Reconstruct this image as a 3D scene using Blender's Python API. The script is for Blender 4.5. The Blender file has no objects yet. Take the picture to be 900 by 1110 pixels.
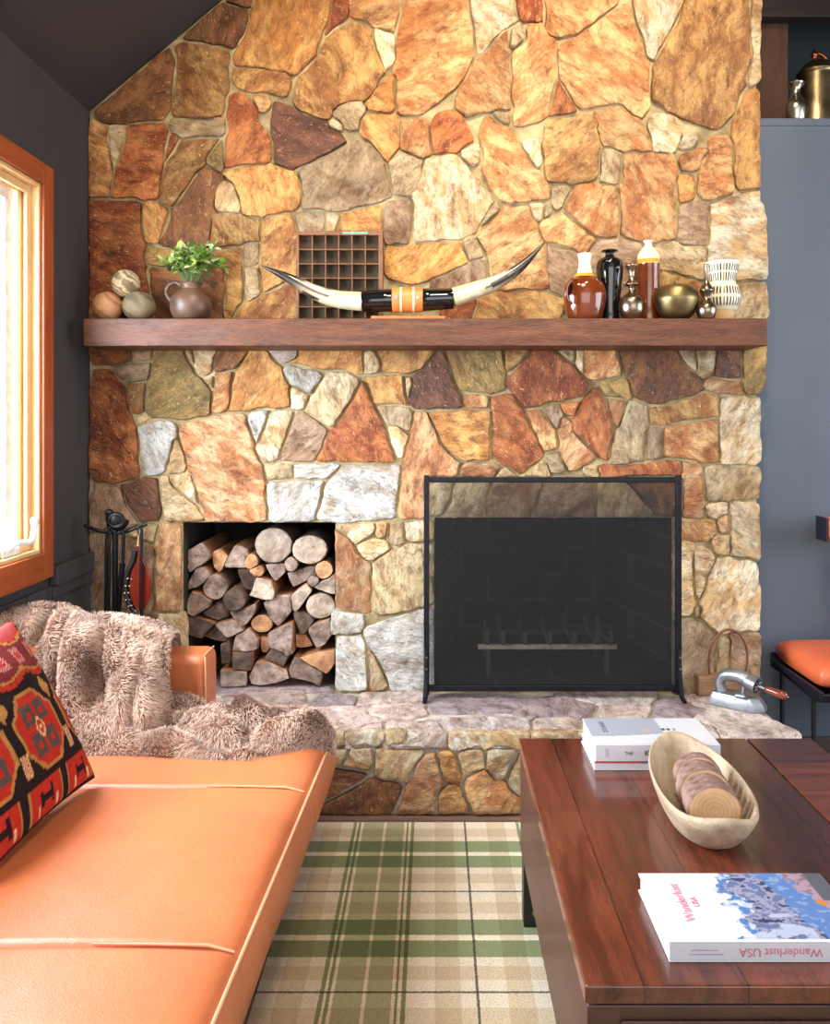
import bpy, bmesh, math, random
from mathutils import Vector, Matrix, noise
random.seed(11)
S = bpy.context.scene
COL = S.collection
# ------------------------------------------------------------------ camera model used to turn photo pixels into metres
F, CX, CY, EYE = 888.0, 471.0, 461.0, 1.217
def P(px, py, Y):
    return Vector(((px-CX)*Y/F, Y, EYE-(py-CY)*Y/F))
def PZ(px, py, z):
    Y = F*(EYE-z)/(py-CY)
    return Vector(((px-CX)*Y/F, Y, z))
def lin(c):
    o = []
    for v in c[:3]:
        v = v/255.0
        o.append(v/12.92 if v <= .04045 else ((v+.055)/1.055)**2.4)
    return (o[0], o[1], o[2], 1.0)
def fbm(p, oct=3):
    s, a = 0.0, 1.0
    p = Vector(p)
    for i in range(oct):
        s += a*noise.noise(p); p = p*2.03+Vector((7.1, 3.3, 1.7)); a *= .5
    return s
# ------------------------------------------------------------------ materials
class NT:
    def __init__(s, name):
        s.m = bpy.data.materials.new(name); s.m.use_nodes = True
        s.t = s.m.node_tree; s.b = s.t.nodes['Principled BSDF']
    def n(s, typ, **kw):
        nd = s.t.nodes.new(typ)
        for k, v in kw.items():
            if k.startswith('_'): setattr(nd, k[1:], v)
            else: nd.inputs[k.replace('__', ' ')].default_value = v
        return nd
    def l(s, a, b): s.t.links.new(a, b)
    def ramp(s, fac, stops, const=False):
        r = s.t.nodes.new('ShaderNodeValToRGB')
        e = r.color_ramp.elements
        if const: r.color_ramp.interpolation = 'CONSTANT'
        while len(e) < len(stops): e.new(.5)
        for i, (p, c) in enumerate(stops):
            e[i].position = p; e[i].color = c
        s.l(fac, r.inputs[0]); return r.outputs[0]
    def mix(s, fac, a, b, mode='MIX'):
        m = s.t.nodes.new('ShaderNodeMix'); m.data_type = 'RGBA'; m.blend_type = mode; m.clamp_factor = True
        for sock, v in ((m.inputs[0], fac), (m.inputs[6], a), (m.inputs[7], b)):
            if isinstance(v, (int, float, tuple)): sock.default_value = v
            else: s.l(v, sock)
        return m.outputs[2]
    def math(s, op, a, b=0.0):
        m = s.t.nodes.new('ShaderNodeMath'); m.operation = op
        for sock, v in ((m.inputs[0], a), (m.inputs[1], b)):
            if isinstance(v, (int, float)): sock.default_value = v
            else: s.l(v, sock)
        return m.outputs[0]
    def coord(s, kind='Object', scale=(1, 1, 1), rot=(0, 0, 0)):
        c = s.t.nodes.new('ShaderNodeTexCoord'); mp = s.t.nodes.new('ShaderNodeMapping')
        mp.inputs['Scale'].default_value = scale; mp.inputs['Rotation'].default_value = rot
        s.l(c.outputs[kind], mp.inputs[0]); return mp.outputs[0]
    def noise(s, vec, scale, detail=4, rough=.55, dist=0.0):
        t = s.n('ShaderNodeTexNoise', Scale=scale, Detail=detail, Roughness=rough, Distortion=dist)
        s.l(vec, t.inputs['Vector']); return t.outputs[0]
    def bump(s, h, strength=.3, dist=.01):
        b = s.n('ShaderNodeBump', Strength=strength, Distance=dist)
        s.l(h, b.inputs['Height']); s.l(b.outputs[0], s.b.inputs['Normal'])
    def col(s, c):
        if isinstance(c, tuple): s.b.inputs['Base Color'].default_value = c
        else: s.l(c, s.b.inputs['Base Color'])
    def set(s, rough=None, metal=None, spec=None, coat=None, sheen=None):
        i = s.b.inputs
        if rough is not None: i['Roughness'].default_value = rough
        if metal is not None: i['Metallic'].default_value = metal
        if spec is not None: i['Specular IOR Level'].default_value = spec
        if coat is not None: i['Coat Weight'].default_value = coat; i['Coat Roughness'].default_value = .08
        if sheen is not None: i['Sheen Weight'].default_value = sheen
        return s.m
def simple(name, c, rough=.5, metal=0.0, var=.12, scale=30, bump=.0, spec=.5, coat=0.0, stretch=(1, 1, 1)):
    """a plain finish with slight tonal wear"""
    t = NT(name); v = t.coord('Object', stretch)
    n = t.noise(v, scale, 4)
    c1 = lin(c); lo = tuple(x*(1-var*2) for x in c1[:3])+(1,); hi = tuple(min(1, x*(1+var*2)) for x in c1[:3])+(1,)
    t.col(t.ramp(n, [(.3, lo), (.7, hi)]))
    if bump: t.bump(n, bump, .004)
    return t.set(rough, metal, spec, coat)
def wood(name, c_dark, c_light, rough=.5, scale=6, stretch=(1, 12, 12), bump=.15, coat=0.0, rnd=False, fine=60):
    t = NT(name); v = t.coord('Object', stretch)
    if rnd:
        oi = t.n('ShaderNodeObjectInfo'); ad = t.n('ShaderNodeVectorMath', _operation='ADD')
        sc = t.math('MULTIPLY', oi.outputs['Random'], 50.0); t.l(v, ad.inputs[0]); t.l(sc, ad.inputs[1]); v = ad.outputs[0]
    n = t.noise(v, scale, 6, .6, .6); n2 = t.noise(v, fine, 3)
    a = t.ramp(n, [(.3, lin(c_dark)), (.7, lin(c_light))])
    a = t.mix(.35, a, t.ramp(n2, [(.3, lin(c_dark)), (.65, lin(c_light))]))
    t.col(a); t.bump(n2, bump, .003)
    return t.set(rough, coat=coat)
def attr_mat(name, rough=.5, metal=0.0, bump=0.0, bscale=200, var=.15, vscale=40, coat=0.0, sheen=None, spec=.5):
    """colour comes from the mesh's own pattern (weave, glaze, print), with slight wear"""
    t = NT(name); a = t.n('ShaderNodeAttribute', _attribute_name='col'); v = t.coord('Object')
    n = t.noise(v, vscale, 3)
    t.col(t.mix(1.0, a.outputs['Color'], t.ramp(n, [(.3, (1-var,)*3+(1,)), (.7, (1+var*.3,)*3+(1,))]), 'MULTIPLY'))
    if bump: t.bump(t.noise(v, bscale, 2), bump, .003)
    return t.set(rough, metal, spec=spec, coat=coat, sheen=sheen)
def stone_mat(name, gain=1.0):
    t = NT(name)
    a1 = t.n('ShaderNodeAttribute', _attribute_name='col'); a2 = t.n('ShaderNodeAttribute', _attribute_name='col2')
    pr = t.n('ShaderNodeAttribute', _attribute_name='par')
    sep = t.n('ShaderNodeSeparateColor'); t.l(pr.outputs['Color'], sep.inputs[0])
    co = t.coord('Object'); rot = t.n('ShaderNodeVectorRotate', _rotation_type='Y_AXIS')
    t.l(co, rot.inputs['Vector']); t.l(t.math('MULTIPLY', sep.outputs[0], 3.14159), rot.inputs['Angle'])
    ad = t.n('ShaderNodeVectorMath', _operation='ADD'); t.l(rot.outputs[0], ad.inputs[0])
    t.l(t.math('MULTIPLY', sep.outputs[1], 40.0), ad.inputs[1])
    mp = t.n('ShaderNodeMapping'); mp.inputs['Scale'].default_value = (1, 1, 1.9); t.l(ad.outputs[0], mp.inputs[0])
    big = t.noise(mp.outputs[0], 6.0, 7, .66, .9)
    fac = t.ramp(big, [(.43, (0, 0, 0, 1)), (.57, (1, 1, 1, 1))])
    c = t.mix(fac, a1.outputs['Color'], a2.outputs['Color'])
    big2 = t.noise(mp.outputs[0], 3.3, 5, .6, 1.6)
    c = t.mix(1.0, c, t.ramp(big2, [(.33, (.62, .50, .40, 1)), (.47, (1, 1, 1, 1)), (.64, (1.12, 1.12, 1.1, 1))]), 'MULTIPLY')
    vein = t.math('ABSOLUTE', t.math('SUBTRACT', t.noise(mp.outputs[0], 5.0, 5, .6, 2.2), .5))
    c = t.mix(t.math('MULTIPLY', t.ramp(vein, [(.0, (1, 1, 1, 1)), (.022, (0, 0, 0, 1))]), .5), c, lin((120, 70, 38)))
    mid = t.noise(mp.outputs[0], 17, 7, .72, .5)
    c = t.mix(1.0, c, t.ramp(mid, [(.32, (.46, .38, .32, 1)), (.5, (.96, .96, .95, 1)), (.68, (1.28, 1.26, 1.2, 1))]), 'MULTIPLY')
    fine = t.noise(mp.outputs[0], 52, 4, .62, 1.5)
    fl = t.math('MULTIPLY', t.ramp(fine, [(.60, (0, 0, 0, 1)), (.70, (1, 1, 1, 1))]), t.math('MULTIPLY', sep.outputs[2], .8))
    c = t.mix(fl, c, lin((238, 205, 150)))
    dk = t.math('MULTIPLY', t.ramp(t.noise(mp.outputs[0], 21, 5, .65, 1.6), [(.33, (1, 1, 1, 1)), (.41, (0, 0, 0, 1))]), .55)
    c = t.mix(dk, c, lin((70, 42, 26)))
    t.col(c)
    h = t.math('ADD', t.math('MULTIPLY', mid, .7), t.math('MULTIPLY', fine, .3))
    h = t.math('ADD', h, t.math('MULTIPLY', big2, 1.2))
    t.bump(h, .9, .022)
    return t.set(.55, spec=.4)
def mortar_mat(name, c1=(118, 104, 74), c2=(192, 174, 134)):
    t = NT(name); v = t.coord('Object')
    n = t.noise(v, 9, 5, .6); n2 = t.noise(v, 90, 3)
    t.col(t.ramp(n, [(.32, lin(c1)), (.66, lin(c2))])); t.bump(t.math('ADD', n, n2), .6, .012)
    return t.set(.9, spec=.2)
# ------------------------------------------------------------------ mesh helpers
class MB:
    def __init__(s): s.v, s.f, s.mi, s.c = [], [], [], []
    def add(s, vs, fs, mi=0, col=None):
        o = len(s.v); s.v += [tuple(v) for v in vs]
        s.f += [tuple(i+o for i in f) for f in fs]; s.mi += [mi]*len(fs)
        if col is None: s.c += [(1, 1, 1, 1)]*len(vs)
        elif isinstance(col, tuple): s.c += [col]*len(vs)
        else: s.c += list(col)
        return s
    def box(s, x0, x1, y0, y1, z0, z1, mi=0, col=None):
        v = [(x, y, z) for x in (x0, x1) for y in (y0, y1) for z in (z0, z1)]
        return s.add(v, [(0, 1, 3, 2), (4, 6, 7, 5), (0, 4, 5, 1), (2, 3, 7, 6), (0, 2, 6, 4), (1, 5, 7, 3)], mi, col)
    def prism(s, poly, d, mi=0, col=None):
        n = len(poly); d = Vector(d)
        v = [Vector(p) for p in poly]+[Vector(p)+d for p in poly]
        f = [tuple(range(n)), tuple(range(2*n-1, n-1, -1))]+[(i, i+n, (i+1) % n+n, (i+1) % n) for i in range(n)]
        return s.add(v, f, mi, col)
    def tube(s, pts, r, n=10, mi=0, col=None, caps=True):
        pts = [Vector(p) for p in pts]; m = len(pts)
        rs = r if isinstance(r, (list, tuple)) else [r]*m
        vs, fs, cs = [], [], []
        up = None
        for i, p in enumerate(pts):
            t = (pts[min(i+1, m-1)]-pts[max(i-1, 0)]).normalized()
            if up is None:
                up = Vector((0, 0, 1)) if abs(t.z) < .9 else Vector((1, 0, 0))
            a = t.cross(up).normalized(); up = a.cross(t).normalized()
            for k in range(n):
                w = 2*math.pi*k/n
                vs.append(p+(a*math.cos(w)+up*math.sin(w))*rs[i])
                cs.append(col[i] if isinstance(col, list) else (col or (1, 1, 1, 1)))
        for i in range(m-1):
            for k in range(n):
                fs.append((i*n+k, i*n+(k+1) % n, (i+1)*n+(k+1) % n, (i+1)*n+k))
        if caps:
            fs.append(tuple(range(n-1, -1, -1))); fs.append(tuple(range((m-1)*n, m*n)))
        return s.add(vs, fs, mi, cs)
    def lathe(s, prof, c=(0, 0, 0), n=40, mi=0, col=None, sx=1.0, sy=1.0):
        """prof: list of (radius, z); col: function(z, angle) or a list per ring"""
        vs, fs, cs = [], [], []
        for i, (r, z) in enumerate(prof):
            for k in range(n):
                w = 2*math.pi*k/n
                vs.append((c[0]+max(r, 1e-4)*math.cos(w)*sx, c[1]+max(r, 1e-4)*math.sin(w)*sy, c[2]+z))
                cs.append(col(z, w) if callable(col) else (col[i] if isinstance(col, list) else (col or (1, 1, 1, 1))))
        m = len(prof)
        for i in range(m-1):
            for k in range(n):
                fs.append((i*n+k, i*n+(k+1) % n, (i+1)*n+(k+1) % n, (i+1)*n+k))
        fs.append(tuple(range(n-1, -1, -1))); fs.append(tuple(range((m-1)*n, m*n)))
        return s.add(vs, fs, mi, cs)
    def grid(s, nu, nv, fn, mi=0, col=None, thick=None):
        vs, cs = [], []
        for i in range(nu+1):
            for j in range(nv+1):
                u, v = i/nu, j/nv; vs.append(fn(u, v)); cs.append(col(u, v) if callable(col) else (col or (1, 1, 1, 1)))
        fs = [(i*(nv+1)+j, (i+1)*(nv+1)+j, (i+1)*(nv+1)+j+1, i*(nv+1)+j+1) for i in range(nu) for j in range(nv)]
        return s.add(vs, fs, mi, cs)
    def build(s, name, mats, parent=None, smooth=True, bevel=0.0, seg=2, sub=0, angle=40, weld=False, normals=True):
        me = bpy.data.meshes.new(name); me.from_pydata(s.v, [], s.f)
        if not isinstance(mats, (list, tuple)): mats = [mats]
        for m in mats: me.materials.append(m)
        for p, i in zip(me.polygons, s.mi): p.material_index = i
        a = me.color_attributes.new('col', 'FLOAT_COLOR', 'POINT')
        a.data.foreach_set('color', [x for c in s.c for x in c])
        if weld or normals:
            bm = bmesh.new(); bm.from_mesh(me)
            if weld: bmesh.ops.remove_doubles(bm, verts=bm.verts, dist=1e-5)
            if normals: bmesh.ops.recalc_face_normals(bm, faces=bm.faces)
            bm.to_mesh(me); bm.free()
        me.update()
        o = bpy.data.objects.new(name, me); COL.objects.link(o)
        if parent is not None: put(o, parent)
        if bevel:
            b = o.modifiers.new('bevel', 'BEVEL'); b.width = bevel; b.segments = seg; b.limit_method = 'ANGLE'; b.angle_limit = math.radians(35); b.harden_normals = True
        if sub:
            b = o.modifiers.new('sub', 'SUBSURF'); b.levels = sub; b.render_levels = sub
        if smooth:
            me.polygons.foreach_set('use_smooth', [True]*len(me.polygons))
            me.set_sharp_from_angle(angle=math.radians(angle))
        return o
def put(o, parent):
    o.parent = parent
    o.matrix_parent_inverse = Matrix.Translation(-Vector(parent.location)) if parent.type == 'EMPTY' else Matrix.Identity(4)
def thing(name, label, cat, loc, group=None):
    o = bpy.data.objects.new(name, None); COL.objects.link(o); o.location = loc; o.empty_display_size = .05
    o['label'] = label; o['category'] = cat
    if group: o['group'] = group
    return o
def tag(o, label, cat, group=None):
    o['label'] = label; o['category'] = cat
    if group: o['group'] = group
    return o
def struct(o, label=None, cat=None):
    o['kind'] = 'structure'
    if label: o['label'] = label
    if cat: o['category'] = cat
    return o
def curve_pts(pts, n=8):
    """Catmull-Rom through the given points"""
    pts = [Vector(p) for p in pts]; out = []
    q = [pts[0]*2-pts[1]]+pts+[pts[-1]*2-pts[-2]]
    for i in range(1, len(q)-2):
        for k in range(n):
            t = k/n; a, b, c, d = q[i-1], q[i], q[i+1], q[i+2]
            out.append(.5*((2*b)+(c-a)*t+(2*a-5*b+4*c-d)*t*t+(3*b-a-3*c+d)*t**3))
    out.append(pts[-1]); return out
def interp(tab, x):
    if x <= tab[0][0]: return tab[0][1]
    for (a, b), (c, d) in zip(tab, tab[1:]):
        if x <= c:
            t = (x-a)/(c-a); return b+(d-b)*t
    return tab[-1][1]
def text(name, body, size, mat, loc, xdir, ydir, parent, label=None, align='CENTER', extrude=.0004, width=1.0):
    cu = bpy.data.curves.new(name, 'FONT'); cu.body = body; cu.size = size; cu.align_x = align; cu.align_y = 'CENTER'; cu.extrude = extrude
    tmp = bpy.data.objects.new(name, cu); COL.objects.link(tmp)
    me = bpy.data.meshes.new_from_object(tmp.evaluated_get(bpy.context.evaluated_depsgraph_get()))
    bpy.data.objects.remove(tmp); me.name = name
    x = Vector(xdir).normalized(); y = Vector(ydir).normalized(); z = x.cross(y)
    M = Matrix(((x.x, y.x, z.x, loc[0]), (x.y, y.y, z.y, loc[1]), (x.z, y.z, z.z, loc[2]), (0, 0, 0, 1)))
    me.transform(M @ Matrix.Diagonal((width, 1, 1, 1))); me.materials.clear(); me.materials.append(mat)
    o = bpy.data.objects.new(name, me); COL.objects.link(o); put(o, parent)
    return o
# ------------------------------------------------------------------ stone laying
PAL = {  # stone colours: (main, second)
 'R': ((136, 64, 34), (182, 112, 66)), 'O': ((188, 122, 72), (222, 178, 124)), 'B': ((110, 68, 42), (150, 98, 58)),
 'D': ((96, 62, 50), (128, 82, 62)), 'G': ((198, 156, 98), (158, 104, 58)), 'T': ((190, 158, 116), (206, 186, 150)),
 'C': ((226, 208, 178), (204, 168, 122)), 'W': ((214, 212, 208), (196, 190, 182)), 'L': ((134, 112, 66), (178, 144, 86)),
 'P': ((212, 172, 132), (182, 122, 80)), 'K': ((146, 126, 102), (176, 152, 122)), 'X': ((150, 76, 40), (196, 124, 74)),
 'Y': ((208, 160, 96), (184, 122, 66)), 'N': ((172, 138, 108), (190, 160, 134)), 'H': ((224, 206, 198), (196, 174, 170)),
 'V': ((188, 172, 178), (160, 142, 150)),
}
class Stones:
    def __init__(s): s.v, s.f, s.c, s.c2, s.par = [], [], [], [], []
    def lay(s, poly, fr, code, height=.018, tilt=.008, step=.013, rough=.0065, base=-.012, ang=None, dense=False):
        """poly: 2-D outline in metres; fr(u, v, h) -> world point; a chunky slab with a broken edge"""
        poly = [Vector((p[0], p[1])) for p in poly]; n = len(poly)
        c = sum(poly, Vector((0, 0)))/n
        sz = max((p-c).length for p in poly)
        pts = []
        for i in range(n):
            a, b = poly[i], poly[(i+1) % n]; k = max(1 if dense else 2, int((b-a).length/step))
            for j in range(k): pts.append(a.lerp(b, j/k))
        seed = random.random()*90
        for it in range(1):   # soften the corners a little
            m = len(pts); pts = [pts[i]*.7+(pts[i-1]+pts[(i+1) % m])*.15 for i in range(m)]
        pts = [p+Vector((noise.noise(Vector((p.x*28, p.y*28, seed))), noise.noise(Vector((p.x*28, p.y*28, seed+31)))))*min(.006, sz*.08) for p in pts]
        m = len(pts)
        gx, gy = random.uniform(-tilt, tilt)/sz, random.uniform(-tilt, tilt)/sz
        hh = height*random.uniform(.75, 1.25)
        o = len(s.v)
        def H(p, k): return k*hh+(gx*(p.x-c.x)+gy*(p.y-c.y))*min(1, k)+(rough*fbm((p.x*16, p.y*16, seed))+rough*.5*noise.noise(Vector((p.x*50, p.y*50, seed)))) * min(1, k)
        ds = [0, 0, .0016, .0055]; ks = [None, .55, .9, 1.0]
        for d, k in zip(ds, ks):
            for p in pts:
                L = (p-c).length; q = p+(c-p)*min(.5, d/max(L, 1e-4))
                s.v.append(fr(q.x, q.y, base if k is None else H(q, k)))
        for sc in (.84, .66, .48, .30, .14):
            for p in pts:
                L = (p-c).length; q = p+(c-p)*min(.5, .0055/max(L, 1e-4)); q = c+(q-c)*sc
                s.v.append(fr(q.x, q.y, H(q, 1.04)))
        s.v.append(fr(c.x, c.y, H(c, 1.04)))
        R = 9
        for r in range(R-1):
            for i in range(m):
                s.f.append((o+r*m+i, o+r*m+(i+1) % m, o+(r+1)*m+(i+1) % m, o+(r+1)*m+i))
        e = o+R*m
        for i in range(m): s.f.append((o+(R-1)*m+i, o+(R-1)*m+(i+1) % m, e))
        a, b = PAL[code]
        j = random.uniform(-.16, .02); tint = random.uniform(-.03, .03)
        ca = lin([min(255, x*(1+j+t)) for x, t in zip(a, (tint, 0, -tint))]); cb = lin([min(255, x*(1+j)) for x in b])
        fleck = {'R': .9, 'O': .7, 'B': .6, 'D': .6, 'X': .8, 'Y': .8, 'G': .8, 'L': .9}.get(code, .25)
        par = (random.random() if ang is None else ang, random.random(), fleck, 1)
        k = len(s.v)-o
        s.c += [ca]*k; s.c2 += [cb]*k; s.par += [par]*k
    def build(s, name, mat, parent=None):
        me = bpy.data.meshes.new(name); me.from_pydata([tuple(v) for v in s.v], [], s.f); me.materials.append(mat)
        for nm, d in (('col', s.c), ('col2', s.c2), ('par', s.par)):
            a = me.color_attributes.new(nm, 'FLOAT_COLOR', 'POINT'); a.data.foreach_set('color', [x for c in d for x in c])
        bm = bmesh.new(); bm.from_mesh(me); bmesh.ops.recalc_face_normals(bm, faces=bm.faces); bm.to_mesh(me); bm.free()
        me.polygons.foreach_set('use_smooth', [True]*len(me.polygons)); me.set_sharp_from_angle(angle=math.radians(50))
        o = bpy.data.objects.new(name, me); COL.objects.link(o)
        if parent is not None: put(o, parent)
        return o
WALL = 3.0
STONES = {}
STONES['90,0,4.5'] = '''
B 75,555 425,262 440,300 430,500 380,570 250,595 95,600
G 465,235 510,215 690,245 700,300 690,520 640,580 460,575 448,500 470,300
B 500,190 690,30 795,55 790,150 740,215 690,230 600,205
B 712,10 760,-30 840,-40 820,35 795,45
G 42,585 125,620 120,700 145,840 130,960 35,965 32,700
T 137,635 200,630 190,720 155,830 130,720
R 230,610 410,620 395,740 375,880 375,950 360,965 145,965 162,850 200,720
T 440,592 690,592 690,645 640,668 480,668 432,630
R 440,655 463,660 425,750 405,780
G 490,690 655,680 600,770 560,830 435,1010 385,980 385,880 430,780
L 605,790 680,700 690,800 675,830
X 715,475 760,465 835,530 840,610 905,690 905,790 692,812 700,740 725,650
O 845,470 903,478 903,530 868,540
'''
STONES['270,0,4.5'] = '''
G -70,335 60,338 190,362 180,460 100,440 -20,430 -65,395
Y 45,-40 405,-40 395,60 360,180 325,270 235,352 150,352 40,328 -62,326 -60,290 -10,190 25,60
X 412,-40 480,-40 500,30 460,100 372,172
G 510,112 570,130 620,250 660,340 655,370 580,490 430,520 390,580 290,545 240,530 235,470 260,380 340,290 372,190 440,150
O 512,-40 750,-40 735,60 705,160 620,130 505,75 482,20
C 620,150 708,175 708,290 665,330 620,240
Y 662,385 700,372 700,540 590,530 570,520 622,440
T 430,530 480,500 560,497 560,530 540,570 530,620 470,620 440,570 400,560
D 135,520 240,562 380,612 440,680 460,700 330,770 215,820 140,790 130,640
T 385,620 410,597 463,615 455,630 400,630
Y 545,592 735,572 725,720 680,785 620,700 560,650
O 755,600 860,600 878,680 885,755 835,775 745,720
T 740,750 845,790 850,850 825,950 710,940 690,850 685,800
'''
STONES['270,160,4.5'] = '''
K 250,125 460,22 545,-15 610,20 660,90 690,200 690,235 600,260 460,300 270,290 270,180
Y -110,140 -20,102 110,97 212,130 250,190 243,270 188,308 70,338 0,333 -35,300 -45,240 -80,160
G 80,350 203,335 230,400 240,640 170,655 78,700 58,560
G -50,790 60,735 185,668 240,690 240,835 -60,835
K 230,332 360,327 370,370 340,420 245,420
C 390,337 435,342 410,420 380,420
Y 460,342 640,300 645,440 430,440
N 665,282 790,267 795,350 780,470 690,470 660,420
'''
STONES['90,160,4.5'] = '''
T 662,172 740,182 770,280 760,310 640,303 642,260
G 637,332 860,352 862,455 720,478 630,488 620,460
Y 302,290 330,268 420,320 370,455 302,450 297,380
R 45,265 270,267 285,300 287,450 318,680 340,835 40,835 35,500
L 310,500 460,530 440,580 330,565
B 322,592 430,600 620,540 690,600 690,835 355,835 330,640
G 645,515 770,490 775,740 720,835 700,835 702,600
T 790,475 858,470 858,568 785,578
T 802,597 855,592 858,720 800,748
B 602,117 678,150 650,260 618,470 540,488 378,462 440,320 560,150
'''
STONES['450,160,4.5'] = '''
C 45,70 180,47 240,110 300,180 378,265 290,412 180,440 0,468 -8,400 2,200 25,170
Y -125,490 60,475 215,467 248,555 140,620 0,648 -60,645 -130,615
T 242,457 290,452 323,528 270,548
N 80,652 180,612 343,552 330,640 250,672 100,692
R 140,760 290,755 260,840 140,840
O 440,302 545,292 598,440 640,530 648,688 520,690 420,700 390,620 350,500 305,420
G 320,760 420,717 530,702 640,717 713,742 690,835 300,835
T 390,282 413,310 322,385 347,330
O 332,-80 347,-140 430,-100 500,0 595,120 643,220 638,243 550,253 465,273 387,205 345,120
C 560,282 625,285 600,358 585,350
T 640,290 668,300 632,338
T 672,200 753,205 733,260 690,293 677,260
O 832,187 890,182 980,202 985,300 980,428 920,438 880,428 740,300 765,230
O 715,334 868,445 858,500 800,503 642,450 612,400 640,362
N 650,482 780,512 800,560 740,660 720,718 660,698 640,590
'''
STONES['630,160,4.5'] = '''
N 60,480 180,457 270,490 300,560 290,835 50,835
T 380,472 600,502 600,640 520,620 400,590 362,530
G 400,612 540,652 590,680 590,835 370,835
O 215,52 430,42 450,130 450,440 380,455 250,430 200,410 200,200
Y 482,142 545,147 540,250 487,263
O 497,47 618,14 565,98 530,113 497,98
O 645,-40 725,-35 735,100 728,223 610,248 574,223 574,150
N 480,292 580,272 618,292 613,470 470,468
C 635,292 730,247 868,214 885,430 885,638 640,648 620,560 630,420
T 752,667 885,662 890,835 740,835
Y 745,-80 800,-275 872,-260 868,-20 868,193 770,203 747,178
'''
STONES['630,0,4.5'] = '''
G 512,-40 808,-40 815,150 828,280 798,400 740,518 660,618 560,588 440,538 347,468 342,400 382,280 472,110
T 828,-40 848,-40 870,130 868,350 830,428 812,400 838,290 826,150
C 272,-40 508,-40 480,58 400,198 350,288 322,280 292,170 267,90
O 230,32 258,120 298,220 325,400 318,510 285,568 225,543 190,500 0,518 -30,498 -60,440 -108,370 -108,250 0,165 120,92
O 70,552 200,522 260,592 330,682 338,733 112,713 82,640
C 340,582 430,577 470,610 488,690 430,738 350,738
C 492,672 548,690 545,713 482,718
T 115,722 188,760 183,895 92,890
'''
STONES['450,0,4.5'] = '''
O -48,-40 250,-40 265,100 280,230 240,378 20,548 -72,563 -80,400 -85,200 -60,60
C 267,-40 468,-40 493,95 430,138 360,218 312,272 300,150 270,60
X 492,-40 613,-40 618,110 550,98 500,80
O 642,-40 995,-40 948,48 850,130 790,170 720,163 665,180 642,160
O 320,292 455,152 460,538 380,538 340,530 260,558 212,530 240,420
T 475,142 543,165 530,198 460,240
O 562,132 610,132 680,230 688,360 640,558 600,578 492,608 477,450 472,280 545,202
X 700,402 773,538 657,558
X 112,572 200,562 273,690 180,738 87,748 82,640
C 232,742 308,712 313,770 290,798
T 392,562 453,557 453,603 420,598
G 652,602 880,578 888,700 888,848 840,886 652,878 637,750
C 540,702 590,692 608,780 595,828 552,740
'''
STONES['90,370,4.5'] = '''
B 40,10 228,10 240,90 60,108
T 252,10 345,10 335,93 260,88
K 170,150 230,117 335,107 320,188 220,188
R 70,152 120,152 190,230 238,420 268,480 263,658 180,688 70,668 37,640 40,300
G 232,212 305,207 300,338 235,338
L 355,10 468,10 538,150 628,240 613,348 480,373 322,358 312,300
C 490,10 530,10 542,110
C 532,10 630,10 635,100 610,168 560,150
C 590,192 638,172 633,228
B 645,82 700,47 820,42 770,110 720,138 650,148
O 652,162 728,152 713,328 640,333
W 285,422 430,387 463,420 385,648 310,638 287,560
P 482,412 780,358 830,520 880,650 888,858 600,858 552,680 502,520
T 456,482 490,560 493,638 417,638
C 432,662 528,652 563,788 440,700
T 385,662 420,662 440,710 553,800 578,853 402,858
D 190,702 358,672 383,848 290,878 230,810
N 45,712 180,717 215,810 268,888 42,930
T 266,380 318,377 290,398
'''
STONES['90,540,4.5'] = '''
T 300,132 368,132 345,208 215,178
N 40,172 200,182 343,242 348,400 330,558 40,558
P 377,137 470,142 485,250 485,543 372,543 362,300
T 380,567 490,562 488,930 352,930
B 40,582 363,582 340,930 40,930
'''
STONES['270,370,4.5'] = '''
Y -20,80 5,40 60,20 120,110 183,200 193,308 20,323 -88,338 -80,220
W 87,10 240,10 233,88 150,103
Y 252,10 550,10 553,148 470,138 360,128 202,108 240,88
W 173,142 210,117 358,160 348,190 300,248 202,200
C 217,232 288,265 265,318 212,318
T 380,157 460,147 538,200 518,240 410,418 282,333 302,290
R 552,197 590,270 708,583 342,573 420,430 530,260
N 262,347 378,430 320,568 290,578 162,573 212,420
C 100,352 203,347 188,430 135,573 62,578 42,520 82,430
W 22,347 93,337 73,430 42,488 12,400
T 562,62 598,62 638,110 620,153 567,148
G 620,10 890,10 870,88 830,128 660,148 652,80
Y 567,192 740,172 763,308 612,298
T 627,317 768,322 793,438 680,398
C 682,422 720,412 778,460 748,573 722,568
T 767,182 798,202 775,278
T 87,607 208,607 203,663 92,678
W 227,612 438,607 385,668 227,663
W 92,692 363,682 310,858 107,863
W 455,617 733,612 713,848 480,868 342,853 382,690
'''
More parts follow.
